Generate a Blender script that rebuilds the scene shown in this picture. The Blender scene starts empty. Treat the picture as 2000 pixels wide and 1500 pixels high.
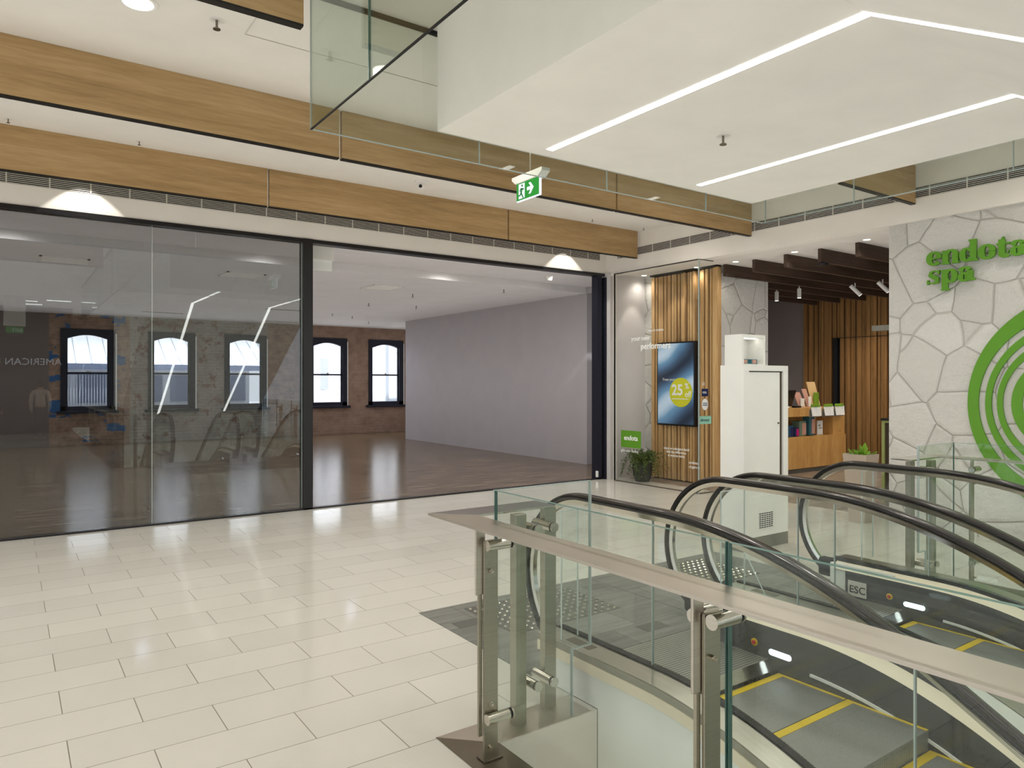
import bpy, bmesh, math, random
from mathutils import Vector, Matrix
random.seed(7)
PI=math.pi
C=bpy.context.scene.collection
sc=bpy.context.scene
# ------------------------------------------------------------------ materials
MATS={}
def srgb(r,g,b):
    f=lambda c:(c/255/12.92) if c/255<=.04045 else ((c/255+.055)/1.055)**2.4
    return (f(r),f(g),f(b),1)
def newmat(n):
    m=bpy.data.materials.new(n); m.use_nodes=True
    nt=m.node_tree; nt.nodes.clear()
    out=nt.nodes.new('ShaderNodeOutputMaterial'); return m,nt,out
def N(nt,t,**k):
    n=nt.nodes.new(t)
    for a,b in k.items():
        if a.startswith('i_'):
            n.inputs[a[2:].replace('_',' ')].default_value=b
        else: setattr(n,a,b)
    return n
def L(nt,a,b): nt.links.new(a,b)
def pos(nt,scale=(1,1,1),off=(0,0,0),rot=(0,0,0)):
    g=N(nt,'ShaderNodeNewGeometry'); m=N(nt,'ShaderNodeMapping')
    L(nt,g.outputs['Position'],m.inputs['Vector'])
    m.inputs['Scale'].default_value=scale; m.inputs['Location'].default_value=off; m.inputs['Rotation'].default_value=rot
    return m.outputs[0]
def ramp(nt,fac,stops):
    r=N(nt,'ShaderNodeValToRGB'); e=r.color_ramp.elements
    e[0].position=stops[0][0]; e[0].color=stops[0][1]
    e[1].position=stops[-1][0]; e[1].color=stops[-1][1]
    for p,c in stops[1:-1]:
        x=e.new(p); x.color=c
    L(nt,fac,r.inputs[0]); return r.outputs[0]
def mix(nt,fac,a,b,bt='MIX'):
    m=N(nt,'ShaderNodeMix',data_type='RGBA',blend_type=bt)
    for s,i in ((fac,0),(a,6),(b,7)):
        if hasattr(s,'links'): L(nt,s,m.inputs[i])
        else: m.inputs[i].default_value=s
    return m.outputs[2]
def math_(nt,op,a,b=None,clamp=False):
    m=N(nt,'ShaderNodeMath',operation=op,use_clamp=clamp)
    for i,s in ((0,a),(1,b)):
        if s is None: continue
        if hasattr(s,'links'): L(nt,s,m.inputs[i])
        else: m.inputs[i].default_value=s
    return m.outputs[0]
def noise(nt,vec,scale,detail=4,rough=.55):
    n=N(nt,'ShaderNodeTexNoise'); L(nt,vec,n.inputs['Vector'])
    n.inputs['Scale'].default_value=scale; n.inputs['Detail'].default_value=detail; n.inputs['Roughness'].default_value=rough
    return n.outputs['Fac']
def bsdf(nt,out,col=None,rough=.5,metal=0,spec=.5,bump=None,bs=.3,bd=.01,emis=None,es=0,coat=0):
    b=N(nt,'ShaderNodeBsdfPrincipled')
    if col is not None:
        if hasattr(col,'links'): L(nt,col,b.inputs['Base Color'])
        else: b.inputs['Base Color'].default_value=col
    if hasattr(rough,'links'): L(nt,rough,b.inputs['Roughness'])
    else: b.inputs['Roughness'].default_value=rough
    b.inputs['Metallic'].default_value=metal; b.inputs['Specular IOR Level'].default_value=spec
    b.inputs['Coat Weight'].default_value=coat
    if emis is not None:
        b.inputs['Emission Color'].default_value=emis; b.inputs['Emission Strength'].default_value=es
    if bump is not None:
        bb=N(nt,'ShaderNodeBump'); bb.inputs['Strength'].default_value=bs; bb.inputs['Distance'].default_value=bd
        L(nt,bump,bb.inputs['Height']); L(nt,bb.outputs[0],b.inputs['Normal'])
    L(nt,b.outputs[0],out.inputs[0]); return b
def paint(n,rgb,rough=.5,spec=.4,metal=0,var=.03,coat=0):
    m,nt,out=newmat(n); c=srgb(*rgb)
    nz=noise(nt,pos(nt),2.5)
    a=tuple(x*(1-var) for x in c[:3])+(1,); b=tuple(min(1,x*(1+var)) for x in c[:3])+(1,)
    bsdf(nt,out,ramp(nt,nz,[(.3,a),(.7,b)]),rough,metal,spec,coat=coat); MATS[n]=m; return m
def emit(n,rgb,s):
    m,nt,out=newmat(n); e=N(nt,'ShaderNodeEmission'); e.inputs[0].default_value=srgb(*rgb); e.inputs[1].default_value=s
    L(nt,e.outputs[0],out.inputs[0]); MATS[n]=m; return m
def glass(n,tint=(.96,.985,.97),f0=.045,rough=0):
    m,nt,out=newmat(n)
    g=N(nt,'ShaderNodeNewGeometry'); d=N(nt,'ShaderNodeVectorMath',operation='DOT_PRODUCT')
    L(nt,g.outputs['Normal'],d.inputs[0]); L(nt,g.outputs['Incoming'],d.inputs[1])
    a=math_(nt,'ABSOLUTE',d.outputs['Value']); k=math_(nt,'SUBTRACT',1,a,True); p=math_(nt,'POWER',k,5)
    fr=math_(nt,'ADD',math_(nt,'MULTIPLY',p,1-f0),f0,True)
    t=N(nt,'ShaderNodeBsdfTransparent'); t.inputs[0].default_value=tint+(1,)
    gl=N(nt,'ShaderNodeBsdfGlossy'); gl.inputs['Roughness'].default_value=rough; gl.inputs[0].default_value=(.95,1,.98,1)
    mx=N(nt,'ShaderNodeMixShader'); L(nt,fr,mx.inputs[0]); L(nt,t.outputs[0],mx.inputs[1]); L(nt,gl.outputs[0],mx.inputs[2])
    L(nt,mx.outputs[0],out.inputs[0]); MATS[n]=m; return m
def wood(n,dark,mid,light,sc=(1.1,14,14),rough=.45,bands=None,knots=False):
    m,nt,out=newmat(n); v=pos(nt,sc)
    a=noise(nt,v,1.0,6,.6); v2=pos(nt,tuple(s*.35 for s in sc),(3,1,5)); b=noise(nt,v2,1.3,3,.5)
    f=math_(nt,'ADD',math_(nt,'MULTIPLY',a,.65),math_(nt,'MULTIPLY',b,.35))
    c=ramp(nt,f,[(.33,srgb(*dark)),(.5,srgb(*mid)),(.66,srgb(*light))])
    fine=noise(nt,pos(nt,tuple(s*6 for s in sc)),1.0,2)
    c=mix(nt,.25,c,ramp(nt,fine,[(.35,srgb(*dark)),(.65,srgb(*light))]))
    if bands:
        w=N(nt,'ShaderNodeTexWhiteNoise',noise_dimensions='1D'); s=N(nt,'ShaderNodeSeparateXYZ'); L(nt,pos(nt),s.inputs[0])
        L(nt,math_(nt,'FLOOR',math_(nt,'DIVIDE',s.outputs[bands[0]],bands[1])),w.inputs['W'])
        c=mix(nt,math_(nt,'MULTIPLY',w.outputs[0],.45),c,tuple(x*.35 for x in srgb(*dark)[:3])+(1,))
    if knots:
        vo=N(nt,'ShaderNodeTexVoronoi'); L(nt,pos(nt,(3.2,3.2,2.0)),vo.inputs['Vector']); vo.inputs['Scale'].default_value=1
        c=mix(nt,ramp(nt,vo.outputs['Distance'],[(.03,(1,1,1,1)),(.09,(0,0,0,1))]),c,srgb(70,42,20))
    bsdf(nt,out,c,rough,0,.4,bump=a,bs=.08,bd=.002); MATS[n]=m; return m
def brick(nt,vec,w,h,mort,off=.5,c1=(1,1,1,1),c2=(.8,.8,.8,1),cm=(0,0,0,1),smooth=.1):
    b=N(nt,'ShaderNodeTexBrick'); L(nt,vec,b.inputs['Vector']); b.offset=off
    b.inputs['Scale'].default_value=1; b.inputs['Brick Width'].default_value=w; b.inputs['Row Height'].default_value=h
    b.inputs['Mortar Size'].default_value=mort; b.inputs['Mortar Smooth'].default_value=smooth
    b.inputs['Color1'].default_value=c1; b.inputs['Color2'].default_value=c2; b.inputs['Mortar'].default_value=cm
    return b
paint('white_plaster',(226,221,212),.75,.2)
paint('box_plaster',(232,228,219),.7,.2)
paint('shop_plaster',(212,208,206),.8,.2)
paint('shop_wall_paint',(172,167,169),.8,.2)
paint('fascia_white',(234,228,218),.6,.3)
paint('black_frame',(32,32,34),.35,.5)
paint('navy_frame',(30,32,44),.45,.4)
paint('cabinet_white',(232,231,224),.4,.4)
paint('beam_black',(28,25,22),.5)
paint('rubber_black',(20,17,15),.22,.5,coat=.25)
paint('gasket_black',(22,24,26),.5)
paint('green_logo',(94,148,42),.45)
paint('green_side',(60,100,30),.5)
paint('white_vinyl',(235,236,232),.5)
paint('grille_dark',(22,21,20),.9)
paint('grille_white',(205,200,190),.5)
paint('yellow_paint',(214,184,30),.5)
paint('skirt_dark',(56,58,58),.14,.7)
paint('cladding_white',(228,230,222),.5)
paint('cream_trim',(226,215,190),.35)
paint('taupe',(150,146,132),.5)
paint('grey_wall',(112,102,96),.8)
paint('dark_wall',(58,55,52),.8)
paint('dark_brown',(74,60,50),.5)
paint('spot_white',(225,222,215),.4)
paint('leaf_green',(84,104,46),.5,var=.4)
paint('leaf_bright',(120,160,50),.45,var=.3)
paint('pot_dark',(60,62,56),.6)
paint('pot_beige',(176,160,144),.7)
paint('till_black',(26,26,28),.3)
paint('plinth_grey',(120,118,108),.5)
paint('mat_dark',(100,100,94),.9)
paint('exterior_white',(235,236,238),.7)
paint('exterior_grey',(170,174,182),.7)
paint('exterior_dark',(96,104,124),.6)
paint('skin',(190,140,112),.6)
paint('cloth_dark',(50,48,52),.9)
paint('cloth_tan',(190,176,156),.9)
paint('cloth_jeans',(84,86,96),.9)
paint('hair_dark',(36,26,20),.7)
paint('blue_card',(38,46,84),.5); paint('mint_card',(150,205,180),.5); paint('red_card',(170,30,50),.5)
paint('pink_card',(196,150,134),.5); paint('peach_card',(214,180,130),.5); paint('teal_card',(60,110,120),.5)
paint('sage_card',(110,130,110),.5); paint('navy_card',(40,80,110),.5); paint('magenta_card',(190,30,110),.5)
paint('lime_sticker',(208,206,50),.5); paint('sign_green',(30,130,60),.5); paint('shelf_green',(150,158,96),.5)
paint('red_dot',(200,60,50),.5); paint('acrylic_edge',(205,215,210),.3)
emit('strip_light',(255,252,246),7.5)
emit('lamp_face',(255,250,240),5)
emit('step_lamp',(235,245,255),2.2)
emit('sign_glow',(235,238,245),1.3)
emit('screen_green_glow',(56,150,62),1.2)
emit('tube_light',(255,255,250),6)
glass('shop_glass',(.775,.79,.80),.065)
glass('clear_glass',(.955,.975,.963),.03)
glass('smoke_glass',(.88,.91,.885),.035)
glass('spa_glass',(.985,.99,.985),.02)
glass('escalator_glass',(.965,.98,.97),.022)
glass('acrylic',(.97,.98,.975),.02)
paint('glass_edge',(48,92,84),.15,.8)
paint('glass_edge_pale',(168,180,174),.15,.8)
wood('beam_wood',(144,115,76),(172,141,96),(190,160,116),(.8,9,11),.5)
wood('slat_wood',(158,120,76),(200,160,108),(218,184,134),(12,12,.7),.5)
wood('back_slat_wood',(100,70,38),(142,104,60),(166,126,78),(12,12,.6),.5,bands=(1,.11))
wood('counter_wood',(172,124,66),(200,154,90),(214,172,108),(7,7,.9),.45,knots=True)
wood('rafter_wood',(50,38,30),(72,56,46),(88,70,58),(1,12,12),.6)
# tiles
def tile_mat():
    m,nt,out=newmat('floor_tile')
    b=brick(nt,pos(nt,(1,1,1),(-.215+.613*40,-.0095+.3125*80,0)),.613,.3125,.0022,.5,(1,1,1,1),(.93,.93,.93,1),(.30,.29,.26,1),0)
    base=mix(nt,1,b.outputs['Color'],srgb(216,212,200),'MULTIPLY')
    nz=noise(nt,pos(nt),.9,3); base=mix(nt,1,base,ramp(nt,nz,[(.3,(.95,.95,.95,1)),(.7,(1,1,1,1))]),'MULTIPLY')
    r=ramp(nt,b.outputs['Fac'],[(0,(.10,.10,.10,1)),(1,(.7,.7,.7,1))])
    wav=noise(nt,pos(nt,(5,5,5)),1,2)
    bsdf(nt,out,base,r,0,.45,bump=wav,bs=.06,bd=.004); MATS['floor_tile']=m
tile_mat()
def plank_mat(n,dark,mid,light,w=1.3,h=.13,rough=.3):
    m,nt,out=newmat(n)
    b=brick(nt,pos(nt,(1,1,1),(50,50,0)),w,h,.002,.37,(1,1,1,1),(.72,.72,.72,1),(.35,.33,.3,1),0)
    a=noise(nt,pos(nt,(1.2,16,1)),1.2,5,.6)
    c=ramp(nt,a,[(.32,srgb(*dark)),(.5,srgb(*mid)),(.68,srgb(*light))])
    c=mix(nt,1,c,b.outputs['Color'],'MULTIPLY')
    bsdf(nt,out,c,rough,0,.5,bump=noise(nt,pos(nt,(6,14,1)),1,2),bs=.15,bd=.004); MATS[n]=m
plank_mat('timber_floor',(58,46,34),(112,93,70),(158,136,108),.9,.1,.2)
plank_mat('spa_floor',(120,106,92),(150,134,118),(170,154,138),1.3,.15,.4)
plank_mat('mat_grey',(112,112,106),(126,126,119),(138,138,131),.6,.6,.7)
def brick_mat():
    m,nt,out=newmat('old_brick')
    g=pos(nt); s=N(nt,'ShaderNodeSeparateXYZ'); L(nt,g,s.inputs[0])
    cb=N(nt,'ShaderNodeCombineXYZ'); L(nt,s.outputs[0],cb.inputs[0]); L(nt,s.outputs[2],cb.inputs[1])
    wob=noise(nt,g,3,3); 
    b=brick(nt,cb.outputs[0],.24,.086,.012,.5,srgb(148,116,92),srgb(112,90,76),srgb(132,120,108),.3)
    n1=noise(nt,g,1.6,6,.65); n2=noise(nt,pos(nt,(1,1,1),(9,3,2)),4.5,5,.7)
    col=mix(nt,.45,b.outputs['Color'],ramp(nt,n2,[(.35,srgb(96,76,64)),(.65,srgb(176,150,128))]))
    x=s.outputs[0]
    def band(a,bb,soft=.03):
        u=math_(nt,'MULTIPLY',math_(nt,'SUBTRACT',x,a),1/soft,True); v=math_(nt,'MULTIPLY',math_(nt,'SUBTRACT',bb,x),1/soft,True)
        return math_(nt,'MULTIPLY',u,v)
    worn=ramp(nt,n2,[(.40,(0,0,0,1)),(.46,(1,1,1,1))])
    grey=math_(nt,'MULTIPLY',band(2.62,6.25),worn)
    gcol=mix(nt,1,ramp(nt,n1,[(.3,srgb(128,124,114)),(.7,srgb(164,158,146))]),ramp(nt,b.outputs['Fac'],[(0,(1,1,1,1)),(1,(.82,.82,.82,1))]),'MULTIPLY')
    col=mix(nt,grey,col,gcol)
    pk=math_(nt,'MULTIPLY',band(7.0,13),.55)
    col=mix(nt,pk,col,ramp(nt,n1,[(.3,srgb(116,92,80)),(.7,srgb(160,136,122))]))
    bl=math_(nt,'MULTIPLY',band(.8,2.55),ramp(nt,noise(nt,pos(nt,(1.3,1,3.0),(4,0,7.7)),1.1,4,.6),[(.57,(0,0,0,1)),(.585,(1,1,1,1))]))
    col=mix(nt,bl,col,srgb(56,92,132))
    h=math_(nt,'ADD',math_(nt,'MULTIPLY',b.outputs['Fac'],-1),math_(nt,'MULTIPLY',n2,.8))
    bsdf(nt,out,col,.85,0,.2,bump=h,bs=.6,bd=.012); MATS['old_brick']=m
brick_mat()
def stone_mat():
    m,nt,out=newmat('white_stone')
    g=pos(nt,(1,1,1)); n=N(nt,'ShaderNodeTexNoise'); L(nt,g,n.inputs['Vector']); n.inputs['Scale'].default_value=1.3; n.inputs['Detail'].default_value=1
    ad=N(nt,'ShaderNodeVectorMath',operation='MULTIPLY_ADD'); L(nt,n.outputs['Color'],ad.inputs[0]); ad.inputs[1].default_value=(.12,.12,.12); L(nt,g,ad.inputs[2])
    vo=N(nt,'ShaderNodeTexVoronoi',feature='DISTANCE_TO_EDGE'); L(nt,ad.outputs[0],vo.inputs['Vector']); vo.inputs['Scale'].default_value=2.15
    vc=N(nt,'ShaderNodeTexVoronoi'); L(nt,ad.outputs[0],vc.inputs['Vector']); vc.inputs['Scale'].default_value=2.15
    e=ramp(nt,vo.outputs['Distance'],[(0,(.0,.0,.0,1)),(.018,(.75,.75,.75,1)),(.06,(1,1,1,1))])
    cell=N(nt,'ShaderNodeSeparateColor'); L(nt,vc.outputs['Color'],cell.inputs[0])
    d=N(nt,'ShaderNodeVectorMath',operation='SUBTRACT'); L(nt,ad.outputs[0],d.inputs[0]); L(nt,vc.outputs['Position'],d.inputs[1])
    dd=N(nt,'ShaderNodeVectorMath',operation='DOT_PRODUCT'); L(nt,d.outputs[0],dd.inputs[0])
    cs=N(nt,'ShaderNodeVectorMath',operation='SUBTRACT'); L(nt,vc.outputs['Color'],cs.inputs[0]); cs.inputs[1].default_value=(.5,.5,.5); L(nt,cs.outputs[0],dd.inputs[1])
    fine=noise(nt,pos(nt,(1,1,1)),14,6,.65); fine2=noise(nt,pos(nt),4,3)
    h=math_(nt,'ADD',math_(nt,'MULTIPLY',e,1.0),math_(nt,'MULTIPLY',fine,.9)); h=math_(nt,'ADD',h,math_(nt,'MULTIPLY',fine2,.6))
    h=math_(nt,'ADD',h,math_(nt,'MULTIPLY',dd.outputs['Value'],.8)); h=math_(nt,'ADD',h,math_(nt,'MULTIPLY',cell.outputs[0],.5))
    tone=mix(nt,cell.outputs[1],srgb(203,200,192),srgb(217,214,207))
    tone=mix(nt,1,tone,ramp(nt,vo.outputs['Distance'],[(0,(.92,.89,.85,1)),(.014,(1,1,1,1))]),'MULTIPLY')
    bsdf(nt,out,tone,.8,0,.2,bump=h,bs=.75,bd=.04); MATS['white_stone']=m
stone_mat()
def steel_mat(n,rgb,rough,sc=(3,3,160)):
    m,nt,out=newmat(n); a=noise(nt,pos(nt,sc),1,2)
    c=srgb(*rgb); bsdf(nt,out,ramp(nt,a,[(.3,tuple(x*.9 for x in c[:3])+(1,)),(.7,c)]),rough,1,.5); MATS[n]=m
steel_mat('brushed_steel',(214,206,196),.36)
steel_mat('post_steel',(182,178,164),.34)
steel_mat('polished_steel',(214,210,200),.14)
steel_mat('deck_steel',(206,204,194),.3,(60,2,60))
steel_mat('plate_steel',(140,132,120),.35)
paint('rim_green',(110,142,132),.15,.8)
def ribbed(n,c1,c2,axis,per,rough=.45,metal=.6):
    m,nt,out=newmat(n); s=N(nt,'ShaderNodeSeparateXYZ'); L(nt,pos(nt),s.inputs[0])
    f=math_(nt,'FRACT',math_(nt,'DIVIDE',s.outputs[axis],per)); k=ramp(nt,f,[(.45,srgb(*c1)),(.55,srgb(*c2))])
    bsdf(nt,out,k,rough,metal,.5); MATS[n]=m
ribbed('tread_ribs',(186,188,182),(104,106,104),0,.0095)
ribbed('plate_ribs',(170,170,162),(120,120,114),1,.022)
def screen_mat():
    m,nt,out=newmat('screen_picture'); v=pos(nt,(1,1.6,1.1),(0,2,.4),(.5,0,0))
    w=N(nt,'ShaderNodeTexWave',wave_type='BANDS',bands_direction='Z'); L(nt,v,w.inputs['Vector']); w.inputs['Scale'].default_value=.3; w.inputs['Distortion'].default_value=6; w.inputs['Detail'].default_value=2; w.inputs['Detail Scale'].default_value=1.2
    c=ramp(nt,w.outputs['Fac'],[(0,srgb(34,42,56)),(.45,srgb(66,92,118)),(.75,srgb(84,118,146)),(1,srgb(150,166,180))])
    b=bsdf(nt,out,c,.25); L(nt,c,b.inputs['Emission Color']); b.inputs['Emission Strength'].default_value=.75; MATS['screen_picture']=m
screen_mat()
# ------------------------------------------------------------------ geometry helpers
class MB:
    def __init__(s): s.bm=bmesh.new()
    def box(s,x0,x1,y0,y1,z0,z1,bev=0):
        g=bmesh.ops.create_cube(s.bm,size=1); v=g['verts']
        bmesh.ops.scale(s.bm,vec=(abs(x1-x0),abs(y1-y0),abs(z1-z0)),verts=v)
        bmesh.ops.translate(s.bm,vec=((x0+x1)/2,(y0+y1)/2,(z0+z1)/2),verts=v)
        if bev: bmesh.ops.bevel(s.bm,geom=list({e for q in v for e in q.link_edges}),offset=bev,segments=2,affect='EDGES',profile=.5)
        return s
    def quad(s,*p):
        s.bm.faces.new([s.bm.verts.new(q) for q in p]); return s
    def prism(s,pts,vec):
        vec=Vector(vec); a=[s.bm.verts.new(p) for p in pts]; b=[s.bm.verts.new(Vector(p)+vec) for p in pts]; n=len(pts)
        s.bm.faces.new(a[::-1]); s.bm.faces.new(b)
        for i in range(n): s.bm.faces.new((a[i],a[(i+1)%n],b[(i+1)%n],b[i]))
        return s
    def cyl(s,p0,p1,r,r2=None,seg=20):
        p0=Vector(p0); p1=Vector(p1); d=p1-p0; q=d.to_track_quat('Z','Y').to_matrix().to_4x4()
        g=bmesh.ops.create_cone(s.bm,cap_ends=True,segments=seg,radius1=r,radius2=r if r2 is None else r2,depth=d.length)
        bmesh.ops.transform(s.bm,matrix=Matrix.Translation((p0+p1)/2)@q,verts=g['verts']); return s
    def sphere(s,c,r,sz=(1,1,1),seg=12):
        g=bmesh.ops.create_uvsphere(s.bm,u_segments=seg,v_segments=max(5,seg//2),radius=r)
        bmesh.ops.scale(s.bm,vec=sz,verts=g['verts']); bmesh.ops.translate(s.bm,vec=c,verts=g['verts']); return s
    def sweep(s,rings,closed=True,caps=True):
        rs=[[s.bm.verts.new(p) for p in r] for r in rings]; n=len(rs[0])
        for a,b in zip(rs,rs[1:]):
            for i in range(n if closed else n-1): s.bm.faces.new((a[i],a[(i+1)%n],b[(i+1)%n],b[i]))
        if caps and closed: s.bm.faces.new(rs[0][::-1]); s.bm.faces.new(rs[-1])
        return s
    def lathe(s,c,prof,seg=24):
        return s.sweep([[(c[0]+r*math.cos(2*PI*i/seg),c[1]+r*math.sin(2*PI*i/seg),c[2]+z) for i in range(seg)] for r,z in prof])
def obj(name,mb,mat,parent=None,smooth=False):
    bm=mb.bm if isinstance(mb,MB) else mb
    off=Vector(parent['_w']) if parent is not None else Vector((0,0,0))
    if parent is not None: bmesh.ops.translate(bm,vec=-off,verts=bm.verts)
    else:
        bm.verts.ensure_lookup_table(); c=sum((v.co for v in bm.verts),Vector())/max(1,len(bm.verts)); zz=min(v.co.z for v in bm.verts)
        off=Vector((c.x,c.y,zz)); bmesh.ops.translate(bm,vec=-off,verts=bm.verts)
    bmesh.ops.recalc_face_normals(bm,faces=bm.faces)
    me=bpy.data.meshes.new(name); bm.to_mesh(me); bm.free()
    me.materials.append(MATS[mat])
    if smooth:
        for p in me.polygons: p.use_smooth=True
        try: me.set_sharp_from_angle(angle=math.radians(40))
        except Exception: pass
    o=bpy.data.objects.new(name,me); C.objects.link(o)
    if parent is not None: o.parent=parent; o['_w']=tuple(parent['_w'])
    else: o.location=off; o['_w']=tuple(off)
    return o
def thing(name,label,cat,loc,group=None):
    o=bpy.data.objects.new(name,None); C.objects.link(o); o.location=loc; o.empty_display_size=.1
    o['_w']=tuple(loc); tag(o,label,cat,group); return o
def tag(o,label,cat,group=None):
    o['label']=label; o['category']=cat
    if group: o['group']=group
    return o
def struct(name,mb,mat,parent=None):
    o=obj(name,mb,mat,parent)
    if parent is None: o['kind']='structure'
    return o
def sthing(name,loc):
    o=bpy.data.objects.new(name,None); C.objects.link(o); o.location=loc; o['_w']=tuple(loc); o['kind']='structure'; return o
def clone(root,loc,label=None):
    r=root.copy(); C.objects.link(r); r.location=loc
    if label: r['label']=label
    def rec(a,b):
        for ch in [q for q in a.children]:
            c=ch.copy(); C.objects.link(c); c.parent=b; rec(ch,c)
    rec(root,r); return r
FX=Matrix(((0,0,-1,0),(-1,0,0,0),(0,1,0,0),(0,0,0,1)))      # text facing -X
FY=Matrix(((1,0,0,0),(0,0,-1,0),(0,1,0,0),(0,0,0,1)))       # text facing -Y
FYb=Matrix(((-1,0,0,0),(0,0,1,0),(0,1,0,0),(0,0,0,1)))      # text facing +Y
def text(name,body,size,loc,M,mat,parent=None,ext=.001,align='LEFT',sx=1,bold=0):
    cu=bpy.data.curves.new(name,'FONT'); cu.body=body; cu.size=size; cu.extrude=ext; cu.align_x=align; cu.offset=bold; cu.resolution_u=3
    t=bpy.data.objects.new('tmp',cu); C.objects.link(t)
    dg=bpy.context.evaluated_depsgraph_get(); me=bpy.data.meshes.new_from_object(t.evaluated_get(dg))
    bpy.data.objects.remove(t); bpy.data.curves.remove(cu)
    me.transform(Matrix.Translation(loc)@M@Matrix.Diagonal((sx,1,1,1)))
    bm=bmesh.new(); bm.from_mesh(me); bpy.data.meshes.remove(me)
    return obj(name,bm,mat,parent)
def spot(loc,target,power,ang=100,blend=.6,r=.04,col=(1,.93,.84)):
    l=bpy.data.lights.new('spot','SPOT'); l.energy=power; l.spot_size=math.radians(ang); l.spot_blend=blend; l.shadow_soft_size=r; l.color=col
    o=bpy.data.objects.new('spot',l); C.objects.link(o); o.location=loc
    o.rotation_euler=(Vector(target)-Vector(loc)).to_track_quat('-Z','Y').to_euler(); return o
def area(loc,target,power,sx,sy,col=(1,.95,.88)):
    l=bpy.data.lights.new('area','AREA'); l.shape='RECTANGLE'; l.size=sx; l.size_y=sy; l.energy=power; l.color=col
    o=bpy.data.objects.new('area',l); C.objects.link(o); o.location=loc
    o.rotation_euler=(Vector(target)-Vector(loc)).to_track_quat('-Z','Y').to_euler(); return o
# ------------------------------------------------------------------ camera
cam=bpy.data.cameras.new('camera'); co=bpy.data.objects.new('camera',cam); C.objects.link(co)
cam.sensor_width=36; cam.lens=36*1398/2000; cam.clip_start=.05; cam.clip_end=200
cam.shift_y=-3/2000.
TH=math.radians(54.8436)
co.location=(0,0,1.6); co.rotation_euler=(PI/2,0,-(PI/2-TH)); sc.camera=co
# ------------------------------------------------------------------ floor, ceiling, shell
VX0,VX1,VY=1.76,6.18,2.625     # escalator void
fl=MB()
fl.box(-9,VX0,-12,8.86,-.3,0); fl.box(VX0,VX1,VY,8.86,-.3,0); fl.box(VX1,8.5,-12,8.86,-.3,0)
struct('floor',fl,'floor_tile')
struct('floor_shop',MB().box(-6,12.2,8.86,21.5,-.3,0),'timber_floor')
struct('floor_spa',MB().box(8.5,14.2,-3,8.86,-.3,0),'spa_floor')
struct('floor_lower_level',MB().box(-4,12,-14,6,-4.7,-4.5),'floor_tile')
v=MB(); v.box(VX0-.1,VX0,-12,VY+.1,-4.5,-.301); v.box(VX1,VX1+.1,-12,VY+.1,-4.5,-.301); v.box(VX0,VX1,VY,VY+.1,-4.5,-.301); v.box(VX0,VX1,-12.1,-12,-4.5,0)
struct('wall_void',v,'cladding_white')
ce=MB(); ce.box(-9,8.6,-12,8.95,3.97,4.1)
struct('ceiling',ce,'white_plaster')
# fascia over the vacant shop and over the spa
struct('wall_fascia_shop',MB().box(-9,8.15,8.86,9.0,3.405,3.97),'fascia_white')
struct('wall_fascia_spa',MB().box(8.15,8.35,-6,8.86,3.375,3.97),'fascia_white')
struct('wall_corner_pier',MB().box(8.14,8.26,8.62,8.95,3.36,3.405).box(8.115,8.16,8.60,8.64,0,3.375),'fascia_white')
struct('ceiling_shop_front',MB().box(-6,9.6,9.0,10.6,3.46,3.6),'shop_plaster')
struct('ceiling_shop',MB().box(-6,12.2,10.6,21.5,3.34,3.6),'shop_plaster')
struct('wall_shop_right',MB().box(9.24,9.5,10.58,18.38,0,3.34).box(9.5,9.7,8.95,10.58,0,3.46).box(9.24,9.7,10.4,10.585,3.3399,3.46),'shop_wall_paint')
struct('wall_shop_far_right',MB().box(12,12.2,18.3,21.5,0,3.34).box(9.5,12,18.1,18.38,0,3.34),'shop_plaster')
struct('wall_shop_left',MB().box(-6.2,-6,8.86,21.5,0,3.6),'grey_wall')
struct('wall_shop_far_left',MB().box(-6,.84,21.3,21.5,0,3.34),'grey_wall')
struct('baseboard_shop_right',MB().box(9.485,9.5,8.97,10.57,0,.1),'white_plaster')
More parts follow.
